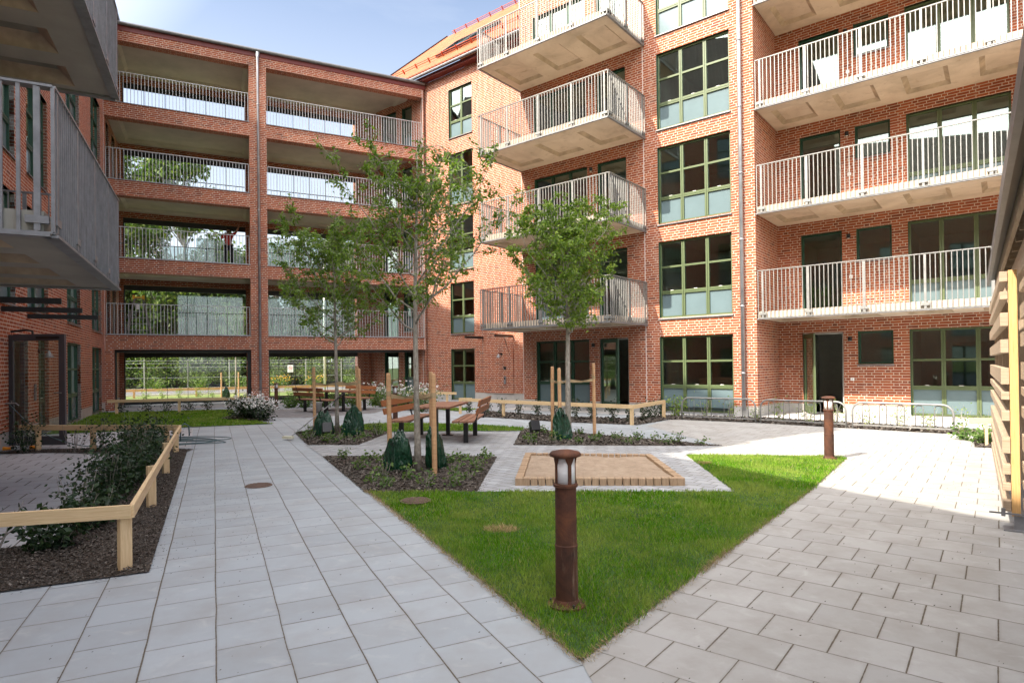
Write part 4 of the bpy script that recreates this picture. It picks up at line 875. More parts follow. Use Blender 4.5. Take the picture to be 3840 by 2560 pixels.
# low timber rails
def rail(label,pts,posts,zt=.51,ext=0):
    t=thing('timber_rail',label,'low fence',(pts[0][0],pts[0][1],0)); o=Vector((pts[0][0],pts[0][1],0))
    for a,b_ in zip(pts[:-1],pts[1:]):
        A=Vector((*a,zt-.05))-o;B_=Vector((*b_,zt-.05))-o; m=MB(); m.bar(A,B_,.034,.10); m.build('rail',MT['pine'],t,bevel=.003)
    for p in posts:
        d=Vector((pts[1][0]-pts[0][0],pts[1][1]-pts[0][1],0)).normalized(); m=MB(); q=Vector((*p,0))-o; m.bar(q+Vector((0,0,-.02)),q+Vector((0,0,zt-.045 if (len(p)==2) else p[2])),.045,.09,upv=(p_d[0],p_d[1],0)); m.build('post',MT['pine'],t,bevel=.003)
    return t
p_d=(.45,.89)
rail('pale raw timber rail bending round the dark soil bed at lower left',[(-7.2,3.45),(-2.90,4.62),(-6.12,11.20),(-9.42,11.62)],[(-2.98,4.66),(-4.03,6.77),(-5.07,8.88),(-6.18,11.15),(-6.45,11.33),(-7.95,11.52),(-9.1,11.66)])
p_d=(.78,-.62)
rail('long pale timber rail in front of the right building behind the tree with one bag',[(-1.3,19.45),(-1.72,19.6),(-.27,18.05),(3.02,15.2),(4.30,17.15)],[(-1.68,19.55),(-.27,18.1),(2.99,15.26),(4.24,17.05)])
p_d=(.9,.44)
rail('pale timber rail along the far left lawn in front of the gallery opening',[(-14.0,21.0),(-9.75,22.1),(-9.4,22.3)],[(-13.75,21.12),(-11.85,21.62),(-9.8,22.16)])
rail('short pale timber rail behind the far white flowers at the gallery corner',[(-4.9,25.6),(-2.2,23.9)],[(-4.7,25.5),(-2.6,24.2)])
p_d=(.6,.79)
rail('short sunlit timber rail stub by the small bed next to the slatted shed',[(8.05,10.72),(8.75,10.6)],[(8.33,10.70)])
# bike racks
def rack(a,b,n,label):
    A=Vector((*a,0));B_=Vector((*b,0)); d=B_-A; l=d.length; d.normalize(); t=thing('bike_rack',label,'bike rack',A,math.atan2(d.y,d.x),'galvanised bicycle racks')
    def arch(x0,x1,z0,z1,r,y=0):
        P=[(x0,y,z0),(x0,y,z1-r)]+[(x0+r-r*math.cos(q*math.pi/12),y,z1-r+r*math.sin(q*math.pi/12)) for q in range(1,6)]+[(x0+r,y,z1),(x1-r,y,z1)]+[(x1-r+r*math.sin(q*math.pi/12),y,z1-r+r*math.cos(q*math.pi/12)) for q in range(1,6)]+[(x1,y,z1-r),(x1,y,z0)]
        return P
    m=MB(); m.tube(arch(.03,l-.03,0,.60,.20),.021,8); m.build('frame',MT['galv'],t,smooth=True,uv=False)
    m=MB(); m.bar((.04,0,.10),(l-.04,0,.10),.03,.03); m.build('lower_rail',MT['galv'],t,uv=False)
    for i in range(n):
        x=.22+(l-.44-.14)*i/(n-1); m=MB(); m.tube(arch(x,x+.14,.10,.57,.065,y=.03),.009,6); m.build('wheel_hoop',MT['galv'],t,smooth=True,uv=False)
rack((4.60,16.62),(6.17,15.37),4,'leftmost of the three steel bike racks, in front of the green window')
rack((6.22,15.33),(7.66,13.92),5,'middle of the three steel bike racks, in front of the open door')
rack((7.71,13.86),(9.12,12.53),5,'rightmost of the three steel bike racks, nearest the slatted shed')
# tree stakes, straps, water bags
def stake(x,y,h,label,lean=(0,0)):
    t=thing('tree_stake',label,'tree stake',(x,y,0),0,'round wooden tree stakes'); m=MB(); m.tube([(0,0,-.02),(lean[0]*.5,lean[1]*.5,h*.5),(lean[0],lean[1],h-.02),(lean[0],lean[1],h)],[.036,.036,.035,.028],14); m.build('pole',MT['stake'],t,smooth=False)
    m=MB(); m.tube([(lean[0]*.75,lean[1]*.75,h-.34),(lean[0]*.78,lean[1]*.78,h-.27)],.039,14,cap=False); m.build('strap_wrap',MT['strap'],t,uv=False); return t
trees=[((-1.38,8.8),'tall'),((-4.46,15.3),'back'),((1.15,12.57),'right')]
S1=[(-1.84,9.10,1.44,'left wooden stake beside the tallest tree, standing in a green bag'),(-1.22,9.20,1.45,'rear right wooden stake beside the tallest tree'),(-1.10,8.52,1.43,'front right wooden stake beside the tallest tree, foot in open soil')]
S2=[(-4.62,14.2,1.55,'left wooden stake of the left back tree, standing in a bag'),(-3.72,14.6,1.56,'middle wooden stake of the left back tree'),(-3.48,13.9,1.50,'right wooden stake of the left back tree, rising from the big bag')]
S3=[(.83,12.75,1.50,'left wooden stake of the right tree'),(.97,12.45,1.47,'second wooden stake of the right tree, close to its trunk'),(1.76,13.1,1.56,'right wooden stake of the right tree, standing alone')]
for S in (S1,S2,S3):
    for x,y,h,lb in S: stake(x,y,h,lb,(random.uniform(-.02,.02),random.uniform(-.02,.02)))
def strap(label,pts,z):
    t=thing('strap',label,'strap',(pts[0][0],pts[0][1],z)); o=Vector((pts[0][0],pts[0][1],z)); m=MB()
    for a,b_ in zip(pts[:-1],pts[1:]):
        A=Vector((*a,z))-o;B_=Vector((*b_,z))-o
        for s in (-.018,.02): 
            mid=(A+B_)/2+Vector((0,0,-.03+s*.2)); m.bar(A+Vector((0,0,s)),mid,.004,.03); m.bar(mid,B_+Vector((0,0,-s)),.004,.03)
    m.build('webbing',MT['strap'],t); return t
strap('jute straps tying the tallest tree to its stakes',[(-1.84,9.1),(-1.38,8.82),(-1.10,8.52)],1.10); strap('jute strap between the rear stake and the tallest trunk',[(-1.22,9.2),(-1.38,8.85)],1.12)
strap('jute straps tying the left back tree to its stakes',[(-4.62,14.2),(-4.03,14.0),(-3.48,13.9)],1.16); strap('jute strap from the middle stake to the left back trunk',[(-3.72,14.6),(-4.03,14.05)],1.18)
strap('jute strap tying the right tree to the lone stake',[(1.15,12.6),(1.76,13.1)],1.2); strap('jute strap tying the right tree to its two close stakes',[(.83,12.75),(.97,12.45),(1.13,12.57)],1.2)
def bag(x,y,h,w_,label,seed,rz=0):
    t=thing('watering_bag',label,'watering bag',(x,y,.01),rz,'green tree watering bags'); rd=random.Random(seed); m=MB(); NS,NR=40,18; vs=[]
    for j in range(NR+1):
        v=j/NR; z=h*v; base=w_*(.80+.22*min(1,v*7)-.20*v-.48*v**2.6)
        for i in range(NS):
            a=2*math.pi*i/NS; cr_=abs(math.sin(a*2.5+seed+1.2*mnoise.noise(Vector((v*2.5,seed,0)))+v*1.5)); fo=1+.12*mnoise.noise(Vector((math.cos(a)*1.6+seed,math.sin(a)*1.6,v*1.8)))-.20*(1-cr_)**2.5*(.25+v)+.07*mnoise.noise(Vector((math.cos(a)*4,math.sin(a)*4+seed,v*6)))
            vs.append((base*fo*math.cos(a)+.07*v*math.sin(seed*2),base*.52*fo*math.sin(a)+.02*math.sin(v*5+seed),z-((.11*abs(math.sin(a*1.0+seed))*v) if v>.8 else 0)))
    m.add(vs,[(j*NS+i,j*NS+(i+1)%NS,(j+1)*NS+(i+1)%NS,(j+1)*NS+i) for j in range(NR) for i in range(NS)]+[tuple(NR*NS+i for i in range(NS))]); m.build('bag_body',MT['bag'],t,smooth=True,uv=False)
    m=MB(); m.tube([(w_*.1,-w_*.56*.9,.05),(w_*.05,-w_*.56*.93,h*.4),(0.02,-w_*.56*.62,h*.75),(0.0,-w_*.3,h*.97)],.007,6); m.build('seam',MT['dgreen'],t,uv=False)
    return t
bag(-1.70,8.86,.62,.235,'glossy green watering bag left of the tallest trunk, front of the scene',1,R(-10)); bag(-1.13,9.0,.66,.17,'green watering bag right of the tallest trunk behind the front stake',2.2,R(20))
bag(-4.18,13.45,.60,.25,'green watering bag left of the left back trunk with a brush leaning on it',3.1); bag(-3.56,13.5,.70,.26,'big green watering bag right of the left back trunk',4.4,R(15))
bag(1.02,12.35,.66,.22,'green watering bag with front seam at the foot of the right tree',5.2,R(10))
# spot lights and brush
for (x,y),lb in (((.47,12.98),'square black garden spotlight left of the bag at the right tree'),((-4.0,13.1),'square black garden spotlight in front of the left back tree')):
    t=thing('garden_spotlight',lb,'spotlight',(x,y,.0),R(200),'black garden spotlights'); m=MB(); m.bar((0,-.08,.20),(0,.06,.26),.20,.22); m.build('housing',MT['black'],t,uv=False,bevel=.008); m=MB(); m.bar((-.11,0,.22),(-.11,0,.05),.01,.03); m.bar((.11,0,.22),(.11,0,.05),.01,.03); m.bar((-.11,0,.05),(.11,0,.05),.03,.01); m.tube([(0,0,-.02),(0,0,.05)],.015,8); m.build('bracket',MT['black'],t,uv=False)
t=thing('broom','long handled brush leaning from the soil against the left back trunk','broom',(-4.75,12.95,.03)); m=MB(); m.tube([(0,0,.03),(.72,1.0,.78)],.011,8); m.build('handle',MT['galv'],t,uv=False); m=MB(); m.bar((-.14,.03,.03),(.08,-.05,.03),.10,.05); m.build('bristles',plain('cream_bristles',(.62,.60,.45),.9),t,uv=False); m=MB(); m.tube([(.66,.92,.72),(.86,1.2,.92)],.016,8); m.build('grip',MT['black'],t,uv=False)
# garden hose, tap, orange couplings
hp=[(-9.93,12.0,.88),(-9.85,12.0,.80),(-9.5,11.93,.52),(-9.1,11.9,.27),(-8.6,11.95,.09),(-8.1,12.1,.02)]
for k in range(40):
    a=k*.62; r_=1.0+.22*math.sin(k*1.1); hp.append((-6.95+r_*.85*math.cos(a)+.02*k*.3,12.45+r_*.42*math.sin(a),.02+.003*k))
t=thing('garden_hose','teal garden hose hanging from the wall tap and coiled on the paving','hose',(-7,12.4,0)); m=MB()
sm_=[];P_=[Vector(p) for p in hp]
for i in range(len(P_)-1):
    p0,p1,p2,p3=P_[max(i-1,0)],P_[i],P_[i+1],P_[min(i+2,len(P_)-1)]
    for q in range(4):
        u=q/4; sm_.append(.5*((2*p1)+(-p0+p2)*u+(2*p0-5*p1+4*p2-p3)*u*u+(-p0+3*p1-3*p2+p3)*u**3)-Vector((-7,12.4,0)))
m.tube(sm_,.009,6); m.build('tube',MT['hose'],t,smooth=True,uv=False); m=MB(); m.tube([(.85,-1.15,.2),(.86,-1.15,.48),(.92,-1.13,.53),(.98,-1.1,.48),(.98,-1.08,.3)],.012,6); m.build('rail_loop',MT['hose'],t,smooth=True,uv=False)
t=thing('tap','small chrome garden tap on the brick wall at the left edge','tap',(-9.90,12.02,.90)); m=MB(); m.tube([(-.12,-.05,0),(.06,.03,0),(.10,.05,-.05)],.016,8); m.build('spout',MT['galv'],t,uv=False); m=MB(); m.tube([(0,0,.0),(0,0,.05)],.008,6); m.bar((-.03,0,.055),(.03,0,.055),.012,.012); m.build('tap_handle',MT['galv'],t,uv=False)
for p,lb in (((-9.32,11.85,.05),'small orange hose coupling on the paving beside the dark shrub'),((-9.72,11.7,.05),'small orange hose coupling at the left frame edge')):
    t=thing('hose_coupling',lb,'coupling',p); m=MB(); m.tube([(-.08,0,0),(.05,.02,0)],[.04,.025],10); m.build('grip',MT['orange'],t,uv=False); m=MB(); m.tube([(.05,.02,0),(.10,.03,.0)],.015,8); m.build('nozzle',MT['black'],t,uv=False)
t=thing('brick_block','loose red brick block standing by the wall at the gallery corner','brick',onL(-.35,.25,0),R(30)); m=MB(); m.box(-.12,.12,-.06,.06,0,.26); m.build('block',MT['clay'] if 'clay' in MT else plain('clay',(.28,.10,.07),.9),t,uv=False,bevel=.006)
# ================================================================== VEGETATION
def leaf_quad(V,F,p,rd,size,asp=.42,droop=0.2):
    a=rd.uniform(0,6.283); el=rd.uniform(-1.0,.7)-droop; d=Vector((math.cos(a)*math.cos(el),math.sin(a)*math.cos(el),math.sin(el))); s=Vector((rd.gauss(0,1),rd.gauss(0,1),rd.gauss(0,1))); s=(s-d*s.dot(d)).normalized()
    l=size*rd.uniform(.7,1.3); n=len(V); fold=d.cross(s)*l*.06
    V+= [tuple(p),tuple(p+d*l*.45+s*l*asp*.5+fold),tuple(p+d*l),tuple(p+d*l*.45-s*l*asp*.5+fold)]; F.append((n,n+1,n+2,n+3))
def young_tree(name,loc,label,H,cz,cr,nleaf,seed,tr=.035,leafm='leaf',lsize=.085,skew=(0,0),tight=1.0,nl=17):
    t=thing(name,label,'tree',(loc[0],loc[1],0)); rd=random.Random(seed); tw=[]; m=MB()
    top=H*.97; tp=[];rr=[]
    for i in range(12):
        f=i/11; tp.append(Vector((.03*math.sin(f*5+seed)*f*H*.25,.03*math.cos(f*4+seed)*f*H*.2,top*f))); rr.append(tr*(1.25 if i==0 else 1)*(1-f)**.75+.004)
    m.tube(tp,rr,10); m.build('trunk',MT['bark'],t,smooth=True,uv=False)
    def at(z):
        f=min(z/top*11,10.999); i=int(f); return tp[i].lerp(tp[i+1],f-i),rr[i]
    lm=MB()
    for k in range(nl):
        f=k/(nl-1); z=cz+(H*.80-cz)*f**1.05; base,r0=at(z); a=k*2.4+rd.uniform(-.4,.4)+seed
        prof=math.sin(math.pi*min(1,(f*.82+.20)))**.7; L_=cr*prof*rd.uniform(.8,1.25)+.15
        hx=Vector((math.cos(a),math.sin(a),0)); rise=max(.12,min((.75+.75*f)*L_*tight,H*.94-z-.12))
        P=[base]; n=7
        for q in range(1,n+1):
            g=q/n; P.append(base+hx*L_*g**.9+Vector((skew[0]*g*L_,skew[1]*g*L_,rise*g**1.25))+Vector((rd.gauss(0,.02),rd.gauss(0,.02),rd.gauss(0,.015))))
        lm.tube(P,[max(.0035,r0*.5*(1-q/n)**.8) for q in range(n+1)],6,cap=False)
        for q in range(2,n+1):
            for s_ in range(3 if q<n else 4):
                d=Vector((rd.gauss(0,1),rd.gauss(0,1),rd.gauss(.35,.7))).normalized(); l=rd.uniform(.18,.46)*(.6+.5*cr)*(1.15-.4*q/n); e=P[q]+d*l; mid=P[q]+d*l*.5+Vector((0,0,.03)); lm.tube([P[q],mid,e],[.004,.003,.002],4,cap=False); tw+= [(P[q],mid,e)]*2; 
                for _ in range(2):
                    d2=(d+Vector((rd.gauss(0,.6),rd.gauss(0,.6),rd.gauss(.1,.5)))).normalized(); e2=mid+d2*l*.6; lm.tube([mid,e2],[.0025,.0015],3,cap=False); tw.append((mid,(mid+e2)/2,e2))
    for i in range(8):
        z=H*.88+(top-H*.88)*i/7; p,_=at(min(z,top*.999)); d=Vector((rd.gauss(0,.5),rd.gauss(0,.5),1)).normalized(); e=p+d*.22; lm.tube([p,e],[.004,.002],4,cap=False); tw.append((p,(p+e)/2,e))
    lm.build('branches',MT['bark'],t,smooth=True,uv=False)
    V=[];F=[]
    for i in range(nleaf):
        a,b_,c=tw[rd.randrange(len(tw))]; u=rd.random()**.7; p=a.lerp(b_,u*2) if u<.5 else b_.lerp(c,u*2-1); p=p+Vector((rd.gauss(0,.02),rd.gauss(0,.02),rd.gauss(-.008,.02))); leaf_quad(V,F,p,rd,lsize,.42,.35)
    fastmesh('crown',V,F,MT[leafm],t); return t
young_tree('young_tree',(-1.38,8.8),'tallest young tree with loose open crown, staked in the bark bed left of centre',4.85,2.05,1.10,9000,3,.046,'leaf',.066,skew=(.10,0),tight=1.25,nl=19)
young_tree('young_tree',(-4.06,14.05),'bushy young tree at the back left, half behind the tallest tree',5.2,2.0,1.15,11000,8,.045,'leaf',.082,tight=1.15,nl=20)
young_tree('young_tree',(1.15,12.57),'compact young tree with light green crown in front of the right-hand balconies',5.1,2.15,.92,17000,5,.058,'leafy',.080,tight=1.15,nl=26)
def shrub(name,loc,label,group,h,r,n,seed,lm='leafd',ls=.045,stems=7,cat='shrub',flowers=0,fl='flower',spread=.5):
    t=thing(name,label,cat,(loc[0],loc[1],0.01),0,group); rd=random.Random(seed); m=MB(); V=[];F=[]; FV=[];FF=[]
    for k in range(stems):
        a=rd.uniform(0,6.283); rr=r*rd.uniform(.3,1); hh=h*rd.uniform(.65,1.05); p0=Vector((rr*.25*math.cos(a),rr*.25*math.sin(a),0)); p1=Vector((rr*.7*math.cos(a),rr*.7*math.sin(a),hh*.55)); p2=Vector((rr*math.cos(a+.3),rr*math.sin(a+.3),hh)); m.tube([p0,p1,p2],[.006,.004,.002],4,cap=False)
        for i in range(max(1,n//stems)):
            u=rd.uniform(.05,1); p=p0.lerp(p1,u*2) if u<.5 else p1.lerp(p2,u*2-1); j=spread*.16*(h+.3)*(.4+u*.6); p=p+Vector((rd.gauss(0,j),rd.gauss(0,j),rd.gauss(0,j*.6))); p.z=max(.015,p.z); leaf_quad(V,F,p,rd,ls,.62,0)
        if flowers:
            for i in range(flowers//stems):
                c=p2+Vector((rd.gauss(0,r*.28),rd.gauss(0,r*.28),rd.gauss(-.02,h*.12)))
                for q in range(5): leaf_quad(FV,FF,c+Vector((rd.gauss(0,.02),rd.gauss(0,.02),rd.gauss(0,.012))),rd,.045,.8,0)
    m.build('stems',MT['bark'],t,uv=False); fastmesh('foliage',V,F,MT[lm],t)
    if flowers: fastmesh('flowers',FV,FF,MT[fl],t)
    return t
def herbs(pts,where,seed,r=.16,h=.17,n=110,ls=.055):
    pts=sorted(pts,key=lambda p:p[0]/p[1])
    for i,p in enumerate(pts):
        shrub('ground_cover_plant',p,'low leafy green perennial in the %s, %s from left'%(where,ordw(i)),'leafy perennials in the bark beds',h*random.uniform(.7,1.3),r*random.uniform(.6,1.0),int(n*random.uniform(.4,.85)),seed+i,'herb',ls,8,'perennial',spread=.62)
def _n(): pass
herbs([(-2.82,10.11),(-2.38,10.07),(-2.11,9.62),(-2.29,9.08),(-1.79,8.40),(-1.43,8.17),(-1.90,8.0),(-1.62,7.7),(-1.11,7.69),(-.94,9.54),(-.80,9.92),(-.52,8.84),(-.46,10.0),(-.83,8.60),(-.62,8.13),(-.77,7.66),(-.6,9.3)],'bark bed of the tallest tree',100)
herbs([(-4.77,14.25),(-4.5,13.2),(-4.34,13.0),(-3.87,12.61),(-3.70,12.9),(-3.25,12.37),(-3.2,13.0),(-3.61,12.3),(-3.22,14.2),(-3.0,13.6)],'bark bed of the left back tree',140,r=.18,h=.2)
herbs([(.28,12.4),(.39,11.85),(.68,13.34),(.82,11.95),(1.28,11.75),(1.45,13.25),(1.61,12.04),(1.78,12.59),(2.07,12.3),(2.22,11.6),(2.46,12.13),(2.80,11.8),(2.93,11.5),(3.17,11.67),(3.5,11.35),(.45,14.1)],'bark bed of the right tree',170,r=.17,h=.17)
def row(pts,where,group,h,r,n,seed,lm,ls,name='young_shrub',stems=6,**k):
    pts=sorted(pts,key=lambda p:p[0]/p[1])
    for i,p in enumerate(pts): shrub(name,p,'%s, %s from left'%(where,ordw(i)),group,h*random.uniform(.85,1.15),r*random.uniform(.85,1.1),n,seed+i,lm,ls,stems,**k)
row([(-1.44,20.0),(-.83,19.3),(-.35,18.9),(.2,18.6),(.75,18.0),(1.25,17.6),(1.76,17.0),(2.2,16.7),(2.69,16.3),(3.05,15.95),(3.55,16.5),(3.82,16.9),(4.05,17.2),(4.3,17.5)],'small upright dark green shrub under the long timber rail','hedge plants along the long rail',.52,.13,170,200,'leafd',.06,spread=.6)
shrub('young_shrub',(4.72,17.4),'round yellow-green shrub at the left end of the bike racks',None,.62,.26,330,230,'leafy',.06,9,spread=.8)
row([(5.35,16.9),(5.94,16.5),(6.42,16.0),(6.90,15.7),(7.4,15.2),(7.8,14.7),(8.22,14.2),(8.75,13.8),(9.1,13.3),(9.6,13.0),(9.85,12.6)],'thin yellowish shrub between the bike racks and the wall','thin shrubs behind the bike racks',.50,.22,110,240,'leafy',.045,name='thin_shrub',stems=8,spread=.9)
row([(8.5,11.0),(8.75,11.1),(8.62,11.6)],'low green plant in the small bed beside the slatted shed','plants of the small bed',.25,.2,170,260,'herb',.07,spread=1.0)
row([(-13.9,21.6),(-13.2,21.85),(-12.5,22.0),(-11.85,22.2),(-11.2,22.4),(-10.5,22.6)],'small dark shrub under the far left timber rail','small shrubs along the far left rail',.48,.24,170,270,'leafd',.06,spread=.8)
hed=[(-6.7,10.95),(-6.3,10.3),(-5.95,9.7),(-5.65,9.1),(-5.4,8.6),(-5.12,8.05),(-4.88,7.55),(-4.68,7.05)]
row(hed,'dense dark green shrub of the hedge behind the bent timber rail','dense hedge shrubs by the patio',.58,.25,800,300,'leafd',.055,name='hedge_shrub',stems=14,spread=1.1)
for i,(p,h,r,n,lb) in enumerate([((-9.2,11.45),.62,.26,420,'dark shrub in front of the open glass entrance door'),((-8.35,11.6),.62,.3,60,'nearly bare twiggy shrub behind the rail by the entrance door'),((-7.75,11.45),.68,.22,190,'dark leafy shrub right of the second rail post at the back of the patio'),((-7.05,11.35),.75,.32,130,'sparse shrub with arching stems left of the hose coil'),((-6.55,11.25),.8,.34,300,'tall dark shrub beside the far corner of the bent rail'),
    ((-3.95,5.2),.36,.24,700,'bushy dark shrub under the front timber rail, left of the corner post'),((-4.32,5.0),.44,.3,150,'sparse dark shrub at the left frame edge under the front rail'),((-4.1,5.9),.40,.3,600,'broad dark shrub just above the front rail at the bend'),((-4.55,6.3),.55,.25,110,'thin stemmed shrub at the inner corner of the patio')]): shrub('garden_shrub',p,lb,'dark shrubs of the bent rail bed',h,r,n,330+i,'leafd',.055,9,spread=.9)
for i,(p,h,r,n,lb) in enumerate([((-7.95,18.4),.66,.48,1300,'white flowering bush at the right end of the left lawn'),((-7.35,17.9),.55,.40,700,'smaller white flowering bush by the path, right of the bigger one'),((-3.9,21.5),.85,.5,800,'white flowering bush far behind the near picnic bench'),((-3.0,20.7),.85,.5,800,'white flowering bush behind the tallest trunk'),((-5.0,23.2),.85,.55,700,'white flowering bush right of the farthest bench')]): shrub('flowering_bush',p,lb,'white flowering bushes',h,r,n,360+i,'leafd' if i<2 else 'herb',.075,14,flowers=150 if i<2 else 90,spread=1.2)
for i,p in enumerate([(-8.6,23.5),(-8.0,23.6),(-7.4,23.8),(-6.9,24.1),(-6.3,24.2),(-5.6,24.4),(-4.3,22.4),(-3.5,21.6)]): shrub('grass_clump',p,'low green clump behind the far benches, %s from left'%ordw(i),'green clumps behind the far benches',.55,.42,500,380+i,'herb',.09,12,cat='plant',spread=1.0)
shrub('low_shrub',(-8.6,18.9),'dark spreading shrub left of the white flowering bush',None,.3,.4,380,395,'leafd',.06,10,spread=1.0)
# ================================================================== SLATTED SHED
SZ=R(52.7); SO=(4.45,5.44,0)
t=thing('slatted_shed','timber bicycle shed with horizontal slats at the right frame edge','shed',SO,SZ)
m=MB(); m.bar((.045,-.032,.13),(.045,-.032,2.33),.062,.09,upv=(1,0,0)); m.build('post',MT['shedpost'],t,bevel=.003)
for x in (1.7,3.3,4.85): m=MB(); m.bar((x,-.032,.13),(x,-.032,2.33),.062,.09,upv=(1,0,0)); m.build('post',MT['shed'],t)
SL=[(2.32,2.23),(2.14,2.07),(1.95,1.83),(1.71,1.59),(1.455,1.307),(1.24,1.17),(1.07,.98),(.83,.69),(.59,.50),(.42,.355),(.265,.17)]
for a,b_ in SL:
    m=MB(); m.bar((-.0,.031,(a+b_)/2),(4.9,.031,(a+b_)/2),.058,a-b_); m.build('slat',MT['shed'],t,bevel=.003)
    m=MB(); m.bar((-3.2,-.10,(a+b_)/2+.05),(-.07,-.10,(a+b_)/2+.05),.05,a-b_); m.build('slat',MT['shed'],t,bevel=.003)
m=MB()
for i in range(22): x=.35+i*.21; m.bar((x,-.16,.15),(x,-.16,2.3),.02,.06,upv=(1,0,0))
m.build('inner_battens',MT['shed'],t)
m=MB(); m.bar((-6.2,-.14,2.44),(4.8,-.14,2.44),.09,.20); m.bar((-6.2,-1.2,2.5),(4.8,-1.2,2.5),.09,.2); m.build('eave_beam',MT['shed'],t)
m=MB()
for i in range(19): x=-6.1+i*.6; m.bar((x,-.05,2.62),(x,-2.4,2.78),.045,.12)
m.build('rafters',MT['shed'],t)
m=MB(); m.add([(-6.3,.044,2.74),(4.85,.044,2.74),(4.85,-2.6,2.92),(-6.3,-2.6,2.92),(-6.3,.044,2.78),(4.85,.044,2.78),(4.85,-2.6,2.96),(-6.3,-2.6,2.96)],[(0,1,2,3)[::-1],(4,5,6,7),(0,1,5,4),(1,2,6,5),(0,4,7,3)]); m.build('roof_deck',MT['black'],t,uv=False)
m=MB(); m.bar((-6.3,-.03,2.66),(4.85,-.03,2.66),.03,.14); m.build('fascia_board',MT['shed'],t)
m=MB(); m.box(-6.3,4.85,.045,.08,2.66,2.79); m.build('roof_edge',MT['zinc'],t,uv=False)
m=MB(); m.tube([(-3.2,-.30,2.50),(4.9,-.30,2.50)],.03,8); m.build('conduit',MT['galv'],t,uv=False)
m=MB(); m.bar((.045,-.05,0),(.045,-.05,.14),.09,.07); m.box(-.06,.14,-.14,.06,.004,.016); m.bar((-.02,.16,.155),(-.02,-.25,.155),.014,.014); m.bar((-.02,.06,.13),(-.02,.06,.20),.03,.03); m.build('post_shoe',MT['galvd'],t,uv=False)
# ================================================================== ON THE GALLERIES
# step ladder (first gallery floor)
t=thing('step_ladder','aluminium step ladder with yellow top standing on the lowest gallery','step ladder',onB(1.0,1.15,2.87),RZ_B)
for s,y1 in ((-1,-.38),(1,.38)):
    m=MB()
    for x0,x1 in ((-.44,-.13),(.44,.13)): m.bar((x0,y1,0),(x1,s*.05,1.55),.03,.06)
    if s<0:
        for i in range(1,6): f=i/6.2; m.bar((-.44+.31*f,y1*(1-f)+s*.05*f,1.55*f),(.44-.31*f,y1*(1-f)+s*.05*f,1.55*f),.08,.025)
    m.build('side_frame',MT['galv'],t,uv=False)
m=MB(); m.box(-.17,.17,-.10,.10,1.55,1.60); m.build('top_tray',plain('yellow_plastic',(.75,.42,.02),.5),t,uv=False)
m=MB(); m.box(-.20,-.13,-.11,.11,1.50,1.66); m.box(.13,.20,-.11,.11,1.50,1.66); m.build('top_cap',MT['yellowf'],t,uv=False)
t=thing('bucket','small white pot hanging at the step ladder on the lowest gallery','bucket',onB(.98,.95,3.95),RZ_B); m=MB(); m.lathe([(.06,0),(.07,.2),(.075,.205)],14); m.build('pail',MT['white'],t,uv=False); m=MB(); m.tube([(-.07,0,.2),(0,0,.32),(.07,0,.2)],.004,6); m.build('handle',MT['galv'],t,uv=False)
t=thing('step_stool','small yellow step stool under the worker on the gallery','stool',onB(4.35,2.5,5.83),RZ_B); m=MB(); m.box(-.25,.25,-.18,.18,.20,.25); m.build('tread',MT['yellowf'],t,uv=False)
for sx_ in (-.2,.2):
    for sy_ in (-.14,.14): m=MB(); m.bar((sx_*1.1,sy_*1.1,0),(sx_,sy_,.2),.03,.03); m.build('leg',MT['yellowf'],t,uv=False)
# person (skin-grown body)
def skin(name,verts,edges,rad,m,parent,root=0,sub=2):
    me=bpy.data.meshes.new(name); me.from_pydata([Vector(v) for v in verts],edges,[]); o=bpy.data.objects.new(name,me); col.objects.link(o); o.parent=parent; me.materials.append(m)
    sk=o.modifiers.new('skin','SKIN'); sk.use_smooth_shade=True
    d=me.skin_vertices[0].data if me.skin_vertices else None
    if d is None:
        me.attributes; 
    for i,r_ in enumerate(rad): d[i].radius=(r_,r_) if not isinstance(r_,tuple) else r_
    d[root].use_root=True
    s=o.modifiers.new('sub','SUBSURF'); s.levels=sub; s.render_levels=sub; return o
skinm=plain('skin',(.45,.24,.16),.6); redm=plain('red_jacket',(.62,.035,.02),.8,var=.08); navy=plain('dark_work_trousers',(.012,.014,.02),.8); hairm=plain('dark_hair',(.02,.014,.01),.8)
t=thing('person','person in red top and dark trousers reaching up to the ceiling on the gallery','person',onB(4.32,2.5,6.08),RZ_B)
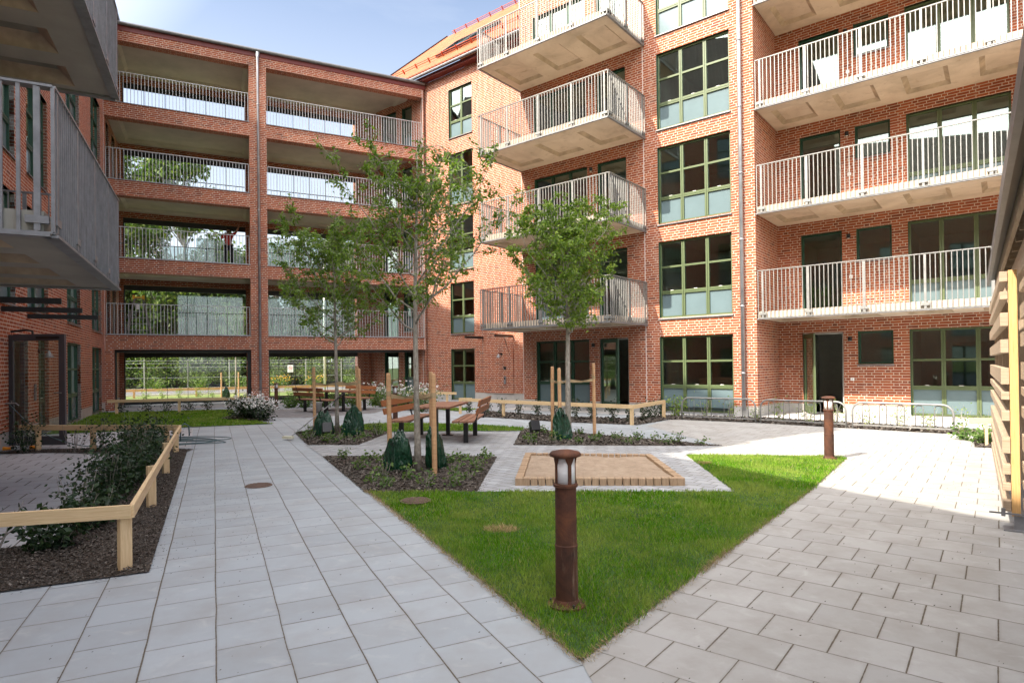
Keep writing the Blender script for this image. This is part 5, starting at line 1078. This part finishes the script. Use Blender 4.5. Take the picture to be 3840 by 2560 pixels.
try:
    V_=[(0,0,.92),(0,0,1.08),(0,0,1.28),(0,0,1.42),(0,-.01,1.50),(0,-.03,1.60),(0,-.03,1.70),
        (-.10,0,.88),(-.12,-.02,.50),(-.12,.02,.09),(-.12,-.12,.04),(.10,0,.88),(.13,.0,.50),(.14,.03,.09),(.14,-.11,.04),
        (-.18,0,1.42),(-.27,-.02,1.26),(-.10,-.12,1.34),(.18,0,1.44),(.32,.02,1.58),(.42,0,1.80),(.44,0,1.88)]
    E_=[(0,1),(1,2),(2,3),(3,4),(4,5),(5,6),(0,7),(7,8),(8,9),(9,10),(0,11),(11,12),(12,13),(13,14),(3,15),(15,16),(16,17),(3,18),(18,19),(19,20),(20,21)]
    Rr=[.13,.12,.15,.12,.05,.085,.07,.085,.06,.04,.035,.085,.06,.04,.035,.06,.045,.035,.06,.045,.035,.03]
    skin('body',V_,E_,Rr,skinm,t)
    Vc=[V_[i] for i in (0,1,2,3,15,16,17,18,19)]; Ec=[(0,1),(1,2),(2,3),(3,4),(4,5),(5,6),(3,7),(7,8)]
    skin('red_top',Vc,Ec,[.15,.145,.17,.135,.075,.06,.045,.075,.06],redm,t)
    Vt=[V_[i] for i in (0,7,8,9,10,11,12,13,14)]; Vt[0]=(0,0,.96); skin('trousers',Vt,[(0,1),(1,2),(2,3),(3,4),(0,5),(5,6),(6,7),(7,8)],[.15,.10,.078,.055,.045,.10,.078,.055,.045],navy,t)
    m=MB(); m.lathe([(.03,1.56),(.09,1.60),(.105,1.68),(.09,1.76),(.03,1.79)],16,c=(0,.0)); m.build('hair',hairm,t,smooth=True,uv=False)
    m=MB()
    for k in range(4): m.tube([(.43+.016*k-.02,0,1.88),(.44+.018*k-.02,-.01,1.93+.01*(k in(1,2))),(.445+.018*k-.02,-.03,1.955)],.008,6)
    m.tube([(.41,0,1.86),(.385,-.02,1.90)],.009,6); m.build('fingers',skinm,t,uv=False)
except Exception as ex: print('person failed',ex)
# ================================================================== BEYOND THE GALLERY
def outB(x,y,z=0): return onB(x,y,z)
asp=plain('asphalt',(.085,.085,.09),.9,var=.15,scale=2,bmp=.2)
sheet('verge',[xy(onB(-60,4.3)),xy(onB(60,4.3)),xy(onB(60,14)),xy(onB(-60,14))],-.005,gmat())
sheet('road',[xy(onB(-60,14)),xy(onB(60,14)),xy(onB(60,20)),xy(onB(-60,20))],.0,asp)
sheet('pavement',[xy(onB(-60,4.3)),xy(onB(60,4.3)),xy(onB(60,6.6)),xy(onB(-60,6.6))],.005,conc)
b=MB()
for i in range(-14,14): 
    q=[onB(i*3.5,16.9,.006),onB(i*3.5+1.6,16.9,.006),onB(i*3.5+1.6,17.05,.006),onB(i*3.5,17.05,.006)]; b.quad(*q)
o=b.build('road_marking',MT['white'],None,uv=False); o['kind']='structure'
b=MB(); b.box(-60,60,13.85,13.99,-.03,.10); b.box(-60,60,20.0,20.14,-.03,.10); o=b.build('kerb',conc,None,uv=False); o.location=OB_; o.rotation_euler=(0,0,RZ_B); o['kind']='structure'
t=thing('timber_rail','long low timber rail along the road outside, seen through the glass','low fence',onB(-16,11.2),RZ_B); m=MB(); m.bar((0,0,.42),(38,0,.42),.05,.14); m.build('rail',MT['stake'],t)
for i in range(13): m=MB(); m.bar((.8+i*3,0,0),(.8+i*3,0,.40),.10,.10); m.build('post',MT['stake'],t)
# wire fence with steel posts
t=thing('wire_fence','tall wire mesh fence with galvanised posts beyond the road','fence',onB(-30,25.8),RZ_B)
for i in range(24): m=MB(); m.tube([(i*2.9,0,0),(i*2.9,0,2.1),(i*2.9,-.12,2.25)],.045,8); m.build('post',MT['galv'],t,uv=False)
m=MB()
for z in (.1,.9,1.7,2.0,2.2): m.tube([(0,0,z),(67,0,z)],.012,4)
for i in range(670): m.tube([(i*.1,0,.1),(i*.1,0,1.7)],.0025,3,cap=False)
m.build('wire_mesh',MT['galvd'],t,uv=False)
sp=onB(5.76+4.15,25.6,1.35)
t=thing('warning_sign','small white sign with red prohibition ring on the wire fence','sign',onB(9.35,25.6,1.5),RZ_B); m=MB(); m.box(-.22,.22,-.01,.0,-.30,.30); m.build('plate',MT['white'],t,uv=False); m=MB(); m.tube([(.125*math.cos(a*math.pi/12),.125*math.sin(a*math.pi/12),0) for a in range(25)],.014,6,cap=False); q=m.build('red_ring',plain('sign_red',(.55,.02,.02),.5),t,uv=False); q.rotation_euler=(R(90),0,0); q.location=(0,-.012,.06); m=MB(); m.bar((-.09,-.016,.15),(.09,-.016,-.03),.004,.025); m.bar((-.15,-.012,-.2),(.15,-.012,-.2),.003,.02); m.build('pictogram',MT['black'],t,uv=False)
t=thing('flagpole','slim white pole on the verge outside, seen behind the left back tree','pole',onB(10.0,12.4)); m=MB(); m.tube([(0,0,0),(0,0,8)],[.07,.05],12); m.build('shaft',MT['white'],t,smooth=True,uv=False); m=MB(); m.lathe([(.12,0),(.12,.12),(.075,.14)],12); m.build('base',MT['galvd'],t,uv=False)
for x,y,h,lb in ((4.05,8.6,1.35,'left stake of the young street tree outside the glass'),(4.9,8.9,1.35,'right stake of the young street tree outside the glass')): 
    p=onB(x,y); stake(p.x,p.y,h,lb)
p=onB(4.25,8.7); bag(p.x,p.y,.6,.24,'green watering bag outside behind the glass, beside the street tree',7.7)
p=onB(4.75,8.7); young_tree('young_tree',(p.x,p.y),'thin young street tree outside the left glazed opening',5.2,2.6,1.0,1500,31,.045,'leaf',.10)
def big_tree(name,loc,label,H,cr,n,seed,lm,ls=.28,cz=.25,tr=.25,blobs=26):
    t=thing(name,label,'tree',(loc[0],loc[1],0),0,'woodland trees beyond the road'); rd=random.Random(seed); m=MB(); tp=[Vector((rd.gauss(0,.12)*i,rd.gauss(0,.12)*i,H*.9*i/6)) for i in range(7)]; m.tube(tp,[tr*(1-i/7.2) for i in range(7)],8)
    cs=[]
    for k in range(blobs):
        z=H*(cz+(1-cz)*rd.random()**.9); f=(z/H-cz)/(1-cz); rr=cr*math.sin(math.pi*min(1,.18+.80*f))**.6*rd.random()**.5; a=rd.uniform(0,6.28); c=Vector((rr*math.cos(a),rr*math.sin(a),z)); cs.append((c,cr*rd.uniform(.20,.38))); b0_=tp[min(6,int(z/H*5))]; m.tube([b0_,(b0_+c)/2+Vector((0,0,-.1)),c],[tr*.25,tr*.14,.02],5,cap=False)
    m.build('trunk',MT['bark'],t,smooth=True,uv=False); V=[];F=[]
    for i in range(n):
        c,r_=cs[rd.randrange(len(cs))]; d=Vector((rd.gauss(0,1),rd.gauss(0,1),rd.gauss(0,.8))).normalized()*r_*rd.random()**.35; leaf_quad(V,F,c+d,rd,ls,.55,.5)
    fastmesh('crown',V,F,MT[lm],t)
BT=[(-11,33,18,5,'leafbg'),(-4.5,36,21,5.4,'leafbg'),(.8,34,20.5,4.6,'leafbg'),(5.5,40,13,4.4,'leafbg'),(10.5,37,13.5,4.6,'leafbg'),(15.5,35,14,4.6,'leafbg'),(20.5,38,13,4.6,'leafbg'),(26,36,12,4.6,'leafbg'),
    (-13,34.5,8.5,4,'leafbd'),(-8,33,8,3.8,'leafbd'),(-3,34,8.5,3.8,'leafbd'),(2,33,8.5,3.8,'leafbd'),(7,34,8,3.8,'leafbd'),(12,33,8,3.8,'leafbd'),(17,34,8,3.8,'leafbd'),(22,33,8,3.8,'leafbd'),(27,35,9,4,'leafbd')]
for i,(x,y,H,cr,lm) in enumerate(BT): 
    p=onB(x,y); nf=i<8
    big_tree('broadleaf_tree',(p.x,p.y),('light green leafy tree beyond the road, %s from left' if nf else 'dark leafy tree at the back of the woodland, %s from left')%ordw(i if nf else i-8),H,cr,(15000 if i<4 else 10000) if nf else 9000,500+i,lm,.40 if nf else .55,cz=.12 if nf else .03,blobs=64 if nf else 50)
for i,(x,h,r_) in enumerate([(-9,2.6,1.3),(-6,3.1,1.5),(-3.2,2.7,1.5),(-.6,3.4,1.6),(2.2,2.8,1.5),(5,3.4,1.6),(8,3.0,1.4),(11.5,2.6,1.4),(14.5,3.6,1.7),(17.5,3.2,1.6),(21,3.4,1.7)]):
    p=onB(x,27.6+(i%3)*.7); shrub('roadside_bush',(p.x,p.y),'leafy roadside bush behind the wire fence, %s from left'%ordw(i),'bushes behind the wire fence',h,r_,1500,540+i,'leafbg',.16,16,spread=1.4)
for i in range(12):
    p=onB(-8+i*2.7,21.9+(i%2)*.8); shrub('verge_plant',(p.x,p.y),'tall wild plant on the verge in front of the wire fence, %s from left'%ordw(i),'wild plants on the far verge',.9,.9,380,560+i,'leafbg',.14,12,cat='plant',flowers=60 if i in(6,7) else 0,fl='yellowf',spread=1.2)
row([xy(onB(x,10.2)) for x in (.4,1.2,2.0,2.9,3.6,6.5,7.6)],'small yellowish plant on the bed outside the glass','young plants outside the glass',.5,.22,110,580,'leafy',.07,name='young_plant',spread=.9)
